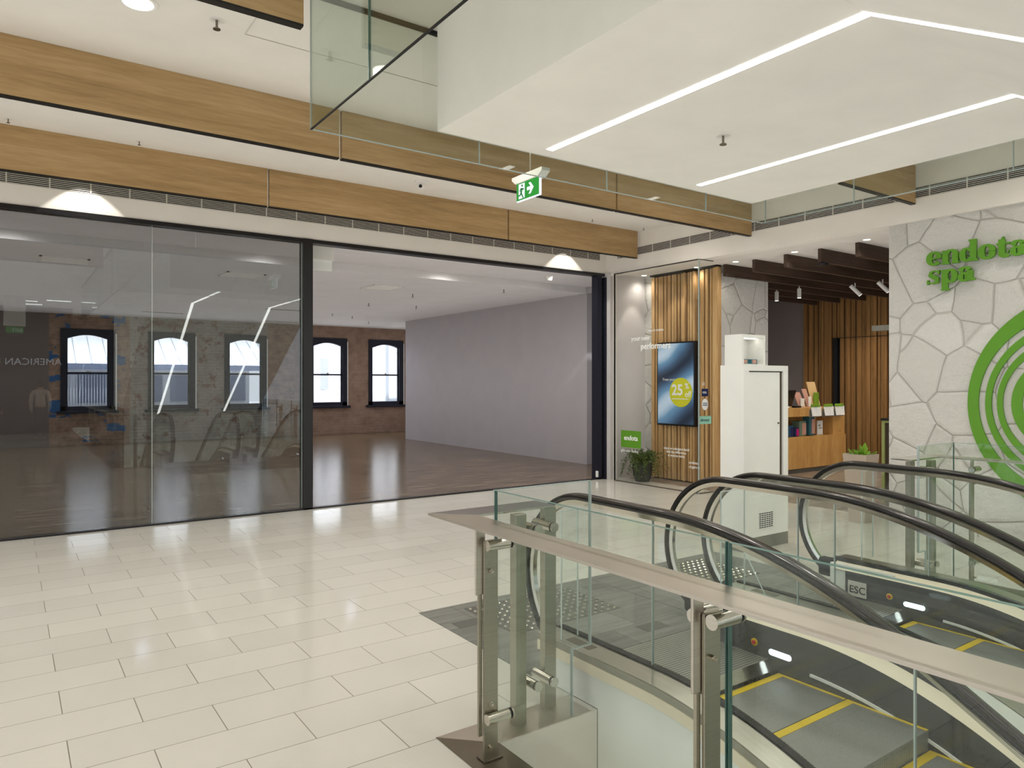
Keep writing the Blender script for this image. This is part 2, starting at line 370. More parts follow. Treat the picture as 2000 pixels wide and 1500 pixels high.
# brick wall with five windows
WX=[(1.08,2.30),(3.07,4.25),(5.02,6.20),(7.47,8.68),(9.40,10.62)]; WZ=(.88,2.97)
bw=MB(); xs=[.84]+[q for w in WX for q in w]+[12.0]
for i in range(0,len(xs),2): bw.box(xs[i],xs[i+1],21.3,21.7,0,3.34)
for a,b in WX: bw.box(a,b,21.3,21.7,0,WZ[0]); bw.box(a,b,21.3,21.7,WZ[1],3.34)
struct('wall_brick',bw,'old_brick')
for i,(a,b) in enumerate(WX):
    w=sthing('window_%d'%(i+1),((a+b)/2,21.3,WZ[0]))
    f=MB(); y0,y1=21.27,21.42
    f.box(a,a+.13,y0,y1,WZ[0],WZ[1]); f.box(b-.15,b,y0,y1,WZ[0],WZ[1]); f.box(a,b,y0,y1,WZ[0],WZ[0]+.11)
    # arched head
    n=12; xa,xb=a+.13,b-.15; arc=[(xa+(xb-xa)*k/n, WZ[1]-.26+.11*math.sin(PI*k/n)) for k in range(n+1)]
    f.prism([(p[0],y0,p[1]) for p in arc]+[(xb,y0,WZ[1]),(xa,y0,WZ[1])],(0,y1-y0,0))
    obj('window_frame',f,'navy_frame',w)
    s_=MB(); zm=1.84
    s_.box(xa,xb,21.34,21.39,zm-.025,zm+.025); 
    for q in (xa,xb-.03): s_.box(q,q+.03,21.34,21.39,WZ[0]+.11,WZ[1]-.15)
    obj('sash',s_,'navy_frame',w)
    obj('catch',MB().box((xa+xb)/2-.03,(xa+xb)/2+.03,21.31,21.34,zm+.02,zm+.06,.005),'brushed_steel',w)
    obj('pane',MB().box(xa,xb,21.36,21.366,WZ[0]+.11,WZ[1]-.15),'spa_glass',w)
    obj('window_sill',MB().box(a-.08,b+.08,21.18,21.32,WZ[0]-.07,WZ[0],.01),'navy_frame',w)
    obj('reveal',MB().box(b,b+.035,21.29,21.305,WZ[0],WZ[1]-.1),'white_vinyl',w)
# ------------------------------------------------------------------ outside the windows
bd=thing('neighbour_building','white rendered building beyond the two right brick-wall windows','building',(9.5,24.5,-1))
obj('facade',MB().box(7.2,16,24.5,25,-1,7),'exterior_white',bd)
obj('slot_window',MB().box(9.0,9.28,24.46,24.5,1.35,2.45),'exterior_grey',bd)
obj('window_surround',MB().box(11.5,13.1,24.44,24.5,.9,3.1),'exterior_grey',bd)
obj('window_panel',MB().box(11.6,13.0,24.42,24.44,1.0,3.0),'exterior_white',bd)
obj('drainpipe',MB().cyl((11.6,24.4,.95),(12.9,24.4,.95),.05),'exterior_grey',bd)
aw=thing('street_awning','pale metal awning roof seen through the three left brick-wall windows','awning',(3.5,24,2.0))
r_=MB(); r_.quad((-4,24,2.15),(7.1,24,2.15),(7.1,28.5,4.4),(-4,28.5,4.4)); obj('roof_sheet',r_,'exterior_white',aw)
sm=MB()
for k in range(28):
    x=-4+k*.4; sm.cyl((x,24,2.155),(x,28.5,4.405),.012,seg=6)
obj('roof_seam',sm,'exterior_grey',aw); obj('gutter',MB().box(-4,7.1,23.94,24.02,1.98,2.15),'exterior_dark',aw)
bl=thing('shopfront_block','row of glazed shops across the street under the awning','building',(3.5,26,-1))
q=MB().box(-4,7.1,26.5,26.7,-1,2.3); obj('facade',q,'exterior_grey',bl)
q=MB()
for k in range(8): q.box(-3.6+k*1.35,-2.5+k*1.35,26.44,26.5,.95,1.85)
obj('shop_window',q,'exterior_dark',bl)
obj('door_panel',MB().box(5.9,6.35,26.4,26.44,.6,1.9),'exterior_white',bl)
rl=thing('street_railing','slim vertical bar railing outside the leftmost brick-wall window','railing',(1.7,24.6,.5))
q=MB()
for k in range(26): q.box(.9+k*.075,.92+k*.075,24.6,24.62,.8,1.85)
obj('baluster',q,'exterior_grey',rl); obj('rail',MB().box(.8,2.95,24.59,24.63,1.83,1.88).box(.8,2.95,24.59,24.63,.85,.9),'exterior_dark',rl)
struct('ground_street',MB().box(-10,18,21.7,34,-1.1,.72),'exterior_white')
# ------------------------------------------------------------------ shopfront
col=sthing('trim_1',(3.1,8.86,0)); obj('frame_post',MB().box(3.03,3.15,8.84,9.0,0,3.41),'black_frame',col)
struct('trim_2',MB().box(-6,8.12,8.845,8.99,3.362,3.408),'black_frame')
struct('trim_3',MB().box(-6,8.1,8.84,8.90,.0,.018),'black_frame')
def pane(name,label,x0,x1):
    t=thing(name,label,'shop window',((x0+x1)/2,8.9,.02))
    obj('glass_pane',MB().box(x0,x1,8.898,8.91,.018,3.362),'shop_glass',t)
    obj('pane_edge',MB().box(x1-.006,x1,8.892,8.912,.018,3.362),'glass_edge_pale',t)
pane('shopfront_glass','huge tinted shopfront pane at far left of the vacant shop',-5.9,1.325)
pane('shopfront_glass','tinted shopfront pane between the glass joint and the black post',1.33,3.03)
g=thing('folding_gate','black folding security gate stacked in right jamb of vacant shop','gate',(8.05,8.9,0))
obj('jamb_post',MB().box(7.95,8.05,8.84,8.98,0,3.36).box(8.085,8.14,8.80,8.9,0,3.34),'navy_frame',g)
obj('back_plate',MB().box(8.04,8.1,8.9,8.96,0,3.34),'gasket_black',g)
z=.05; q=MB()
while z<3.25:
    q.cyl((8.045,8.86,z),(8.09,8.86,z+.11),.005,seg=6); q.cyl((8.09,8.86,z),(8.045,8.86,z+.11),.005,seg=6); z+=.11
obj('lattice',q,'gasket_black',g); obj('lock_box',MB().box(7.925,7.955,8.82,8.86,.04,.14,.004),'white_vinyl',g)
# linear air grilles
def grille(name,label,axis,a,b,face):
    t=thing(name,label,'air grille',((a+b)/2,face,3.62) if axis=='x' else (face,(a+b)/2,3.62),'linear air grilles in the fascia')
    def bx(mb,p0,p1,d0,d1,z0,z1):
        (mb.box(p0,p1,face-d1,face-d0,z0,z1) if axis=='x' else mb.box(face-d1,face-d0,p0,p1,z0,z1))
    m=MB(); bx(m,a,b,.0005,.0025,3.62,3.74); obj('backing',m,'grille_dark',t)
    m=MB()
    for k in range(7): bx(m,a,b,.003,.006,3.622+k*.0186,3.629+k*.0186)
    p=a
    while p<b: bx(m,p,p+.012,.0032,.007,3.62,3.74); p+=.37
    o=obj('louvres',m,'grille_white',t); o['kind']='stuff'
grille('air_grille','long slotted air grille above the vacant shopfront','x',-8.9,8.02,8.86)
grille('air_grille','long slotted air grille above the spa front','y',-5.9,8.57,8.15)
# ------------------------------------------------------------------ hanging timber baffles
def baffle(y,segs,desc):
    for (a,b),lb in zip(segs,desc):
        t=thing('timber_baffle',lb,'ceiling baffle',((a+b)/2,y,3.55),'oak baffles hung from the ceiling')
        obj('panel',MB().box(a,b,y-.0,y+.05,3.556,3.969),'beam_wood',t)
        obj('edge_strip',MB().box(a,b,y+.001,y+.052,3.544,3.556),'beam_black',t)
baffle(8.04,[(-3.4,2.35),(2.372,5.59),(5.615,8.07)],['timber baffle nearest the shopfront, left long piece','timber baffle nearest the shopfront, middle piece above black post','timber baffle nearest the shopfront, right end piece by the corner'])
baffle(5.95,[(-3.4,2.355),(2.38,5.63),(5.655,8.09)],['second timber baffle from shopfront, long left piece','second timber baffle, middle piece behind the exit sign','second timber baffle, right piece ending before spa fascia'])
baffle(3.85,[(-3.4,1.32)],['timber baffle at top left edge, nearest the camera'])
baffle(3.85,[(6.66,8.1)],['short timber baffle alone above the spa stone wall'])
# ------------------------------------------------------------------ dropped ceiling box with strips
BX0,BX1,BY1,BZ,KY=2.32,5.64,4.15,3.26,1.71
SL=math.tan(math.radians(30.5))
bx=MB(); yb=-4.0; zb=BZ-(KY-yb)*SL
pr=[(BY1,BZ),(KY,BZ),(yb,zb),(yb,3.965),(BY1,3.965)]
bx.prism([(BX0,p[0],p[1]) for p in pr],(BX1-BX0,0,0))
struct('ceiling_dropped_box',bx,'box_plaster')
def strip(x,lb):
    t=thing('strip_light',lb,'strip light',(x,3,BZ-.01),'linear strips on the dropped ceiling')
    w=.028; obj('diffuser',MB().box(x-w,x+w,KY,4.02,BZ-.004,BZ+.001),'strip_light',t)
    q=MB(); ye=-2.5; ze=BZ-(KY-ye)*SL
    q.prism([(x-w,KY,BZ-.004),(x+w,KY,BZ-.004),(x+w,ye,ze-.004),(x-w,ye,ze-.004)],(0,0,.003)); obj('sloped_diffuser',q,'strip_light',t)
strip(3.16,'bright strip light recessed in white box, nearer the left'); strip(4.755,'bright strip light recessed in white box, nearer the spa')
# smoke curtain glass
def curtain(lb,p0,p1,joints,axis):
    t=thing('smoke_curtain',lb,'glass curtain',((p0[0]+p1[0])/2,(p0[1]+p1[1])/2,3.135),'glass smoke curtain panels round the void')
    if axis=='x':
        y=p0[1]; obj('glass_panel',MB().box(p0[0],p1[0],y,y+.008,3.14,3.96),'smoke_glass',t)
        obj('bottom_edge',MB().box(p0[0],p1[0],y-.001,y+.009,3.134,3.14),'glass_edge_pale',t)
        obj('top_channel',MB().box(p0[0],p1[0],y-.01,y+.018,3.945,3.97),'gasket_black',t)
        for j in joints: obj('panel_joint',MB().box(j,j+.006,y-.002,y+.01,3.135,3.96),'glass_edge_pale',t)
    else:
        x=p0[0]; obj('glass_panel',MB().box(x,x+.008,p0[1],p1[1],3.14,3.96),'smoke_glass',t)
        obj('bottom_edge',MB().box(x-.001,x+.009,p0[1],p1[1],3.132,3.14),'gasket_black' if x<3 else 'glass_edge_pale',t)
        obj('top_channel',MB().box(x-.01,x+.018,p0[1],p1[1],3.945,3.97),'gasket_black',t)
        for j in joints: obj('panel_joint',MB().box(x-.002,x+.01,j,j+.006,3.135,3.96),'glass_edge_pale' if x>3 else 'glass_edge',t)
curtain('long glass smoke curtain on the shopfront side of void',(1.5,4.25),(5.95,4.25),(1.5,2.71,3.92,5.12),'x')
curtain('glass smoke curtain crossing the left face of white box',(1.5,-3),(1.5,4.25),(3.39,1.2),'y')
curtain('glass smoke curtain on the spa side of white box',(5.95,-3),(5.95,4.25),(4.22,3.34,2.144,.9),'y')
# ------------------------------------------------------------------ ceiling fittings
def downlight(x,y,z,r,lb,grp,pw=None,name='downlight'):
    t=thing(name,lb,'downlight',(x,y,z),grp)
    obj('trim_ring',MB().lathe((x,y,z),[(r*.82,-.001),(r,-.004),(r*1.12,-.003),(r*1.12,0)]),'spot_white',t)
    obj('lens',MB().lathe((x,y,z),[(.001,-.0035),(r*.84,-.0035),(r*.84,-.001)]),'lamp_face',t)
    if pw: spot((x,y,z-.03),(x,y,0),pw,140,.8,.06)
downlight(.665,5.0,3.97,.105,'round downlight at top left of the mall ceiling',None)
def sprinkler(x,y,z,lb,s=1,grp=None):
    t=thing('sprinkler',lb,'sprinkler',(x,y,z-.06*s),grp)
    obj('rose',MB().lathe((x,y,z),[(.001,-.001),(.045*s,-.004*s),(.05*s,-.001),(.05*s,0)]),'spot_white',t)
    obj('head',MB().cyl((x,y,z-.05*s),(x,y,z),.008*s,seg=10).cyl((x,y,z-.062*s),(x,y,z-.056*s),.024*s,seg=14),'plate_steel',t)
sprinkler(1.117,4.94,3.97,'sprinkler between round downlight and top timber baffle')
sprinkler(3.935,3.12,3.26,'sprinkler under white box between the two strip lights')
def onz(u,v,z):
    F=(math.cos(TH),math.sin(TH)); R=(math.sin(TH),-math.cos(TH)); a=(u-1000)/1398
    t=(z-1.6)/((747-v)/1398); return ((F[0]+a*R[0])*t,(F[1]+a*R[1])*t)
for (u,v),lb in zip([(16,232),(272,276),(1157,428),(1257,445)],['tiny sprinkler between baffles at far left edge','tiny sprinkler between baffles left of centre','tiny sprinkler right of security camera above baffle end','tiny sprinkler in ceiling near the fascia corner']):
    x,y=onz(u,v,3.97); sprinkler(x,y,3.97,lb,.6)
for (u,v),lb in zip([(720,592),(806,574),(813,597),(649,612),(720,628),(984,565),(688,617)],['shop ceiling detector nearest the diffuser','white shop detector right of the square diffuser','small shop sprinkler under the white detector','shop ceiling detector close to black post','round shop detector just above the brick wall','small sprinkler near the long white shop wall','tiny sprinkler in vacant shop ceiling far back']):
    x,y=onz(u,v,3.34); sprinkler(x,y,3.34,lb,1.1)
# security camera
x,y=onz(823,354,3.97); t=thing('security_camera','white dome security camera between the timber baffles','camera',(x,y,3.85))
obj('mount',MB().lathe((x,y,3.97),[(.001,-.035),(.05,-.035),(.075,-.02),(.08,0)]),'spot_white',t,True)
obj('dome',MB().sphere((x,y,3.925),.05),'spot_white',t,True); obj('lens',MB().cyl((x-.03,y-.035,3.905),(x-.035,y-.042,3.895),.02),'till_black',t)
# ceiling hatch lines
x0,y0=onz(500,33,3.97); struct('trim_4',MB().box(x0,x0+1.8,5.02,5.026,3.965,3.97).box(x0,x0+.006,4.3,5.02,3.965,3.97),'grille_white')
# exit sign facing the camera
def exit_sign():
    t=thing('exit_sign','green and white running man exit sign hung by second baffle','sign',(3.8,5.15,3.25))
    x=3.8; obj('bracket',MB().prism([(x-.02,5.37,3.472),(x-.02,4.92,3.472),(x-.02,4.92,3.445),(x-.02,4.98,3.405),(x-.02,5.32,3.405),(x-.02,5.37,3.445)],(.09,0,0)),'spot_white',t)
    obj('rod',MB().cyl((x+.02,5.14,3.47),(x+.02,5.14,3.97),.006,seg=8),'brushed_steel',t)
    obj('panel',MB().box(x,x+.022,4.975,5.325,3.243,3.41,.003),'sign_glow',t)
    obj('face',MB().box(x-.002,x,4.985,5.32,3.252,3.405),'screen_green_glow',t)
    X=x-.004
    def pl(n,pts,m): return obj(n,MB().prism([(X,5.32-a,3.252+b) for a,b in pts],(.002,0,0)),m,t)
    pl('door_symbol',[(.035,.012),(.125,.012),(.125,.145),(.035,.145)],'sign_glow')
    pl('arrow_symbol',[(.16,.065),(.215,.065),(.185,.03),(.215,.03),(.26,.08),(.215,.13),(.185,.13),(.215,.095),(.16,.095)],'sign_glow')
    X=x-.006; q=MB()
    for a,b,c,d,w in [(.085,.10,.075,.062,.011),(.075,.062,.095,.03,.007),(.095,.03,.108,.012,.006),(.078,.065,.062,.045,.007),(.062,.045,.035,.04,.006),(.088,.1,.105,.088,.006),(.105,.088,.116,.094,.005),(.083,.1,.062,.095,.006),(.062,.095,.055,.075,.005)]:
        dx,dz=c-a,d-b; l=math.hypot(dx,dz); nx,nz=-dz/l*w,dx/l*w
        q.prism([(X,5.32-(a+nx),3.252+b+nz),(X,5.32-(a-nx),3.252+b-nz),(X,5.32-(c-nx),3.252+d-nz),(X,5.32-(c+nx),3.252+d+nz)],(.002,0,0))
    q.cyl((X,5.32-.09,3.252+.125),(X+.002,5.32-.09,3.252+.125),.010,seg=14)
    obj('runner_symbol',q,'sign_green',t)
exit_sign()
# ------------------------------------------------------------------ vacant shop fittings
t=thing('exit_light_box','blank white exit light box inside top of shop doorway','sign',(3.3,9.1,3.05))
obj('mount',MB().box(3.2,3.52,9.08,9.16,3.2,3.46,.006),'spot_white',t); obj('panel',MB().box(3.22,3.5,9.1,9.13,3.07,3.23,.004),'white_vinyl',t)
x,y=onz(1072,540,3.46); t=thing('ceiling_speaker','small white round alarm sounder by shop white wall','alarm',(x,y,3.4))
obj('body',MB().lathe((x,y,3.46),[(.001,-.07),(.05,-.07),(.06,-.03),(.075,0)]),'spot_white',t,True)
for (x,y),lb in zip([(.65,12.0),(3.1,12.0),(5.6,12.1)],['square louvred ceiling diffuser at left of vacant shop','square louvred ceiling diffuser in middle of vacant shop','square louvred ceiling diffuser right of the black post']):
    t=thing('air_diffuser',lb,'air diffuser',(x,y,3.32)); s=.3
    obj('frame',MB().box(x-s,x+s,y-s,y-s+.03,3.325,3.34).box(x-s,x+s,y+s-.03,y+s,3.325,3.34).box(x-s,x-s+.03,y-s,y+s,3.325,3.34).box(x+s-.03,x+s,y-s,y+s,3.325,3.34),'spot_white',t)
    obj('duct_face',MB().box(x-s+.02,x+s-.02,y-s+.02,y+s-.02,3.334,3.337),'grille_dark',t)
    q=MB()
    for k in range(9): q.prism([(x-s+.03,y-s+.06+k*.058,3.333),(x+s-.03,y-s+.06+k*.058,3.333),(x+s-.03,y-s+.072+k*.058,3.326),(x-s+.03,y-s+.072+k*.058,3.326)],(0,.003,.002))
    obj('louvres',q,'spot_white',t)
for i,(u,v) in enumerate([(328,610),(570,605),(560,628)]):
    x,y=onz(u-10,v,3.34); t=thing('slot_vent',['slim slot vent above second brick-wall window','slim slot vent near top of third window','slim slot vent at the brick wall top'][i],'air grille',(x,y,3.33))
    obj('frame',MB().box(x-.5,x+.5,y-.06,y+.06,3.33,3.34),'grille_white',t); obj('slot',MB().box(x-.47,x+.47,y-.03,y+.03,3.327,3.33),'grille_dark',t)
# ------------------------------------------------------------------ spa
SPX=8.2
struct('wall_stone',MB().box(SPX,8.5,-4,4.19,0,3.375),'white_stone')
struct('wall_stone_pier',MB().box(8.95,10.15,7.15,8.72,0,3.4).box(8.93,8.96,8.5,8.72,0,3.4),'white_stone')
struct('wall_spa_window_side',MB().box(8.12,9.2,8.72,8.86,0,3.4),'shop_plaster')
struct('ceiling_spa',MB().box(8.3499,10.2,-3,8.86,3.4,3.5),'white_plaster')
struct('ceiling_spa_inner',MB().box(10.2,14.2,-3,10,3.46,3.56),'dark_wall')
struct('wall_spa_back',MB().box(13.9,14.1,-3,10.2,0,3.46),'grey_wall')
struct('wall_spa_side',MB().box(10.15,14,10.0,10.2,0,3.46),'grey_wall')
struct('wall_spa_right',MB().box(8.5,14,-3.1,-3,0,3.46),'grey_wall')
# slatted display panel
t=thing('slatted_screen_panel','upright oak slat panel behind the spa window glass','slat panel',(8.92,7.85,0))
q=MB(); y=7.2; random.seed(3)
while y<8.5:
    w=random.choice((.03,.045,.06)); d=random.choice((.03,.05,.07)); q.box(8.93-d,8.93,y,min(y+w,8.52),.02,3.36); y+=w+random.choice((.012,.02,.03))
obj('slats',q,'slat_wood',t); obj('backing',MB().box(8.93,8.948,7.16,8.52,0,3.38),'dark_brown',t)
obj('end_board',MB().box(8.86,8.95,7.13,7.2,0,3.4),'slat_wood',t); obj('top_cap',MB().box(8.84,8.95,7.13,8.52,3.37,3.4),'beam_black',t)
# spa glass
t=thing('spa_display_window','clear frameless glass display window of the spa','shop window',(8.1,7.7,0))
obj('front_pane',MB().box(8.1,8.112,6.85,8.6,.01,3.37),'spa_glass',t)
obj('return_pane',MB().box(8.112,8.42,6.85,6.862,.01,3.37),'spa_glass',t)
obj('edge_frame',MB().box(8.095,8.115,6.85,8.6,3.362,3.375).box(8.095,8.118,8.59,8.605,0,3.37).box(8.1,8.42,6.845,6.86,3.366,3.374),'black_frame',t)
obj('corner_joint',MB().box(8.095,8.113,6.845,6.858,0,3.37),'glass_edge_pale',t)
obj('floor_channel',MB().box(8.095,8.115,6.85,8.6,0,.012).box(8.1,8.42,6.845,6.862,0,.012),'plate_steel',t)
GX=8.097
text('poster_line','new at endota',.055,(GX,7.84,2.385),FX,'white_vinyl',t); text('headline_text','your new',.1,(GX,8.2,2.26),FX,'white_vinyl',t,bold=.002)
text('headline_text','performers',.135,(GX,8.0,2.12),FX,'white_vinyl',t,bold=.003)
text('fine_print','enjoy an indulgent facial\nfeel the difference\nat endota today',.052,(GX,7.27,.6),FX,'white_vinyl',t,align='CENTER')
text('footer_text','endota\norganics',.06,(GX,7.03,.42),FX,'white_vinyl',t)
text('window_caption','gifts with feeling',.06,(GX,8.44,.49),FX,'white_vinyl',t)
def card(n,y0,y1,z0,z1,m,x=8.099): return obj(n,MB().box(x-.001,x,y0,y1,z0,z1),m,t)
card('green_decal',7.995,8.441,.562,.832,'green_logo'); text('decal_text','endota',.11,(8.0965,8.37,.68),FX,'white_vinyl',t,bold=.003)
def rc(n,x0,x1,z0,z1,m,oval=False):
    if oval:
        cx,cz=(x0+x1)/2,(z0+z1)/2; return obj(n,MB().prism([(cx+(x1-x0)/2*math.cos(a*PI/12),6.847,cz+(z1-z0)/2*math.sin(a*PI/12)) for a in range(24)],(0,.002,0)),m,t)
    return obj(n,MB().box(x0,x1,6.847,6.849,z0,z1),m,t)
rc('blue_sticker',8.16,8.3,1.4,1.51,'blue_card'); rc('oval_sticker',8.165,8.3,1.2,1.365,'white_vinyl',True); rc('mint_sticker',8.11,8.37,1.0,1.115,'mint_card')
text('sticker_text','afterpay',.06,(8.13,6.846,1.04),FY,'blue_card',t); text('sticker_text','VISA',.045,(8.175,6.846,1.44),FY,'white_vinyl',t)
text('sticker_text','AWARD\nWINNER',.028,(8.232,6.846,1.29),FY,'blue_card',t,align='CENTER')
text('sticker_text','22',.06,(8.17,6.847,1.56),FY,'white_vinyl',t)
# display screen
t=thing('display_screen','tall blue digital screen with yellow 25% off roundel','screen',(8.84,7.92,.92))
obj('bezel',MB().box(8.80,8.88,7.52,8.32,.9,2.255,.004),'till_black',t); obj('screen',MB().box(8.796,8.8,7.545,8.295,.93,2.23),'screen_picture',t)
obj('roundel',MB().cyl((8.79,7.80,1.44),(8.795,7.80,1.44),.235,seg=40),'lime_sticker',t)
text('offer_text','25',.24,(8.788,7.99,1.40),FX,'white_vinyl',t,bold=.006); text('offer_text','%\noff',.13,(8.788,7.71,1.50),FX,'white_vinyl',t,bold=.002,sx=.9)
obj('underline',MB().box(8.788,8.79,7.64,7.98,1.33,1.342),'white_vinyl',t); text('small_text','Treat yourself',.06,(8.792,8.19,1.63),FX,'white_vinyl',t)
# trailing pot plant in the spa window
t=thing('trailing_pot_plant','bushy trailing green plant in dark pot in spa window','plant',(8.42,8.28,0))
obj('pot',MB().lathe((8.42,8.28,0),[(.11,0),(.15,.1),(.165,.26),(.15,.30),(.13,.30)]),'pot_dark',t,True)
q=MB(); random.seed(11)
def leaf(q,p,d,l,w):
    p=Vector(p); d=Vector(d).normalized(); s=d.cross(Vector((random.uniform(-1,1),random.uniform(-1,1),random.uniform(-1,1)))).normalized()*w
    vs=[q.bm.verts.new(c) for c in (p,p+d*l*.5+s,p+d*l,p+d*l*.5-s)]; q.bm.faces.new(vs)
st=MB()
for k in range(150):
    a=random.uniform(0,2*PI); rr=random.uniform(.1,.30); h=random.uniform(.32,.5); trail=random.random()<.45
    p=Vector((8.42,8.28,.28)); e=Vector((8.42+rr*math.cos(a)*.8,8.28+rr*math.sin(a)*1.15,h)); e.x=max(8.16,e.x)
    pts=[p,(p+e)/2+Vector((0,0,.06)),e]
    if trail: pts.append(Vector((8.42+rr*1.5*math.cos(a)*.8,8.28+rr*1.7*math.sin(a),random.uniform(.03,.3)))); pts[-1].x=max(8.14,pts[-1].x)
    for a_,b_ in zip(pts,pts[1:]):
        if k%2==0: st.cyl(a_,b_,.002,seg=4)
        for j in range(9):
            f_=random.random(); leaf(q,a_.lerp(b_,f_)+Vector((random.uniform(-.02,.02) for _ in range(3))),(random.uniform(-1,1),random.uniform(-1,1),random.uniform(-.5,1)),random.uniform(.025,.05),random.uniform(.006,.012))
obj('foliage',q,'leaf_green',t); obj('stems',st,'leaf_green',t)
# rafters in spa
for k in range(9):
    y=4.42+k*.52; e=10.16 if y>7.15 else 8.62+.0*k
    if y>8.8: break
    names=['rafter nearest the stone wall','second rafter from the stone wall','third rafter from the stone wall','fourth rafter, longest in view','rafter just clear of the stone pier','sixth rafter deep inside the spa','seventh rafter over the counter','eighth rafter over the counter','rafter furthest left in the spa']
    t=tag(obj('ceiling_rafter',MB().box(e+.3 if y<7.15 else e,13.9,y,y+.05,3.22,3.399),'rafter_wood'),'dark brown spa ceiling rafter: '+names[k],'ceiling rafter','dark spa rafters')
# spa track spots
for (u,v,lb) in [(1517,572,'white spotlight at left end of spa rafters'),(1561,566,'second white spotlight from left under spa rafters'),(1670,560,'tilted white spotlight third along the spa rafters'),(1724,553,'tilted white spotlight beside the stone wall')]:
    x,y=onz(u,v,3.18); dx=.05 if u>1600 else 0
    t=thing('track_spot',lb,'spotlight',(x,y,3.1),'white track spots under the rafters')
    obj('stem',MB().cyl((x,y,3.17),(x,y,3.24),.01,seg=8),'spot_white',t); a=Vector((x-dx,y+dx,3.2)); b=Vector((x+dx,y-dx*1.3,3.04))
    obj('can',MB().cyl(a,b,.033),'spot_white',t,True); obj('lens',MB().cyl(b,b+(b-a)*.01,.029),'lamp_face',t)
x,y=onz(1607,515,3.2); t=thing('smoke_detector','dark smoke detector hung on a spa rafter','smoke detector',(x,y,3.16))
obj('body',MB().lathe((x,y,3.2),[(.001,-.03),(.07,-.025),(.075,0),(.02,.01),(.02,.02)]),'till_black',t)
# spa soffit downlights
for (u,v),lb in zip([(1258,538),(1361,522),(1437,511),(1552,492),(1693,468)],['spa soffit downlight over the potted plant','spa soffit downlight over the glass corner','spa soffit downlight before the stone pier','spa soffit downlight above the rafter ends','spa soffit downlight beside the stone wall']):
    x,y=onz(u,v,3.4); downlight(x,y,3.4,.05,lb,'spa soffit downlights',9)
spot((8.62,8.45,3.36),(8.62,8.62,0),20,55,.25,.03); spot((8.62,7.9,3.36),(8.8,7.9,0),16,70,.5,.03)
# back slat wall with concealed door
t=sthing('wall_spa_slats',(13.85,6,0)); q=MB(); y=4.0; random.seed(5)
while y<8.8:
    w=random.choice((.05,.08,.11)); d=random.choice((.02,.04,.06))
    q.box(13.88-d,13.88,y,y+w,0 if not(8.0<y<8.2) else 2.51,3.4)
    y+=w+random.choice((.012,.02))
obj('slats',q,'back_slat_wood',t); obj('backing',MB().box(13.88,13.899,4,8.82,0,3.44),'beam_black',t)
obj('door_gap',MB().box(13.80,13.88,8.1,8.19,.0,2.5),'gasket_black',t); obj('door_head',MB().box(13.80,13.822,4,8.19,2.498,2.508),'gasket_black',t)
# reception counter
t=thing('reception_counter','knotty light timber reception counter with open display shelf','counter',(12,7.7,0))
obj('body',MB().box(10.7,12.9,7.4,8.0,.08,.64),'counter_wood',t); obj('worktop',MB().box(10.7,12.45,7.36,8.0,1.0,1.15),'counter_wood',t)
obj('end_panel',MB().box(12.5,12.9,7.42,8.0,.64,1.06),'counter_wood',t); obj('shelf_back',MB().box(10.7,12.5,7.75,8.0,.64,1.0),'counter_wood',t)
obj('plinth',MB().box(10.75,12.85,7.46,7.95,0,.08),'plinth_grey',t)
def bag(x,y,z,w,d,h,c1,c2,lb,nm='gift_pack'):
    t=thing(nm,lb,'gift pack',(x,y,z),'gift packs on the counter shelf')
    obj('pack_body',MB().box(x-w/2,x+w/2,y-d/2,y+d/2,z,z+h,.01),c1,t); obj('pack_band',MB().box(x-w*.1,x+w*.52,y-d/2-.003,y+d/2+.003,z+h*.08,z+h*.86,.004),c2,t)
bag(11.0,7.55,.641,.14,.2,.25,'sage_card','peach_card','sage gift pack with peach band, leftmost on counter shelf')
bag(11.25,7.55,.641,.16,.18,.2,'navy_card','blue_card','navy gift pack on shelf beside the peach one')
bag(11.41,7.52,.641,.12,.14,.16,'blue_card','magenta_card','dark gift pack with magenta band on counter shelf')
bag(11.62,7.55,.641,.2,.16,.27,'sage_card','pink_card','green gift box with pink window, middle of shelf')
bag(11.93,7.55,.641,.17,.14,.34,'teal_card','pink_card','tall teal gift box with pink window on shelf')
t=thing('notice_card','small white framed notice standing on counter shelf','card',(12.2,7.5,.641)); obj('card',MB().box(12.13,12.3,7.5,7.52,.641,.90,.003),'white_vinyl',t); text('card_text','gift\ncards',.05,(12.16,7.497,.8),FY,'plinth_grey',t)
t=thing('till_monitor','black point of sale monitor on reception counter','monitor',(11.5,7.7,1.15)); obj('screen_back',MB().prism([(11.15,7.68,1.17),(11.6,7.68,1.17),(11.66,7.62,1.46),(11.2,7.62,1.46)],(0,.04,0)),'till_black',t)
obj('stand',MB().box(11.42,11.5,7.66,7.8,1.15,1.24),'till_black',t); obj('green_label',MB().box(11.25,11.34,7.61,7.625,1.22,1.4),'leaf_green',t)
t=thing('card_terminal','small dark card terminal lying on the counter','card terminal',(11.5,7.5,1.15)); obj('body',MB().box(11.4,11.55,7.45,7.55,1.151,1.185,.01),'till_black',t); obj('keypad',MB().box(11.42,11.5,7.46,7.53,1.185,1.19),'plinth_grey',t)
t=tag(obj('napkin_stack',MB().box(11.05,11.2,7.45,7.6,1.151,1.18,.01),'white_vinyl'),'small white paper stack at left end of counter','paper stack')
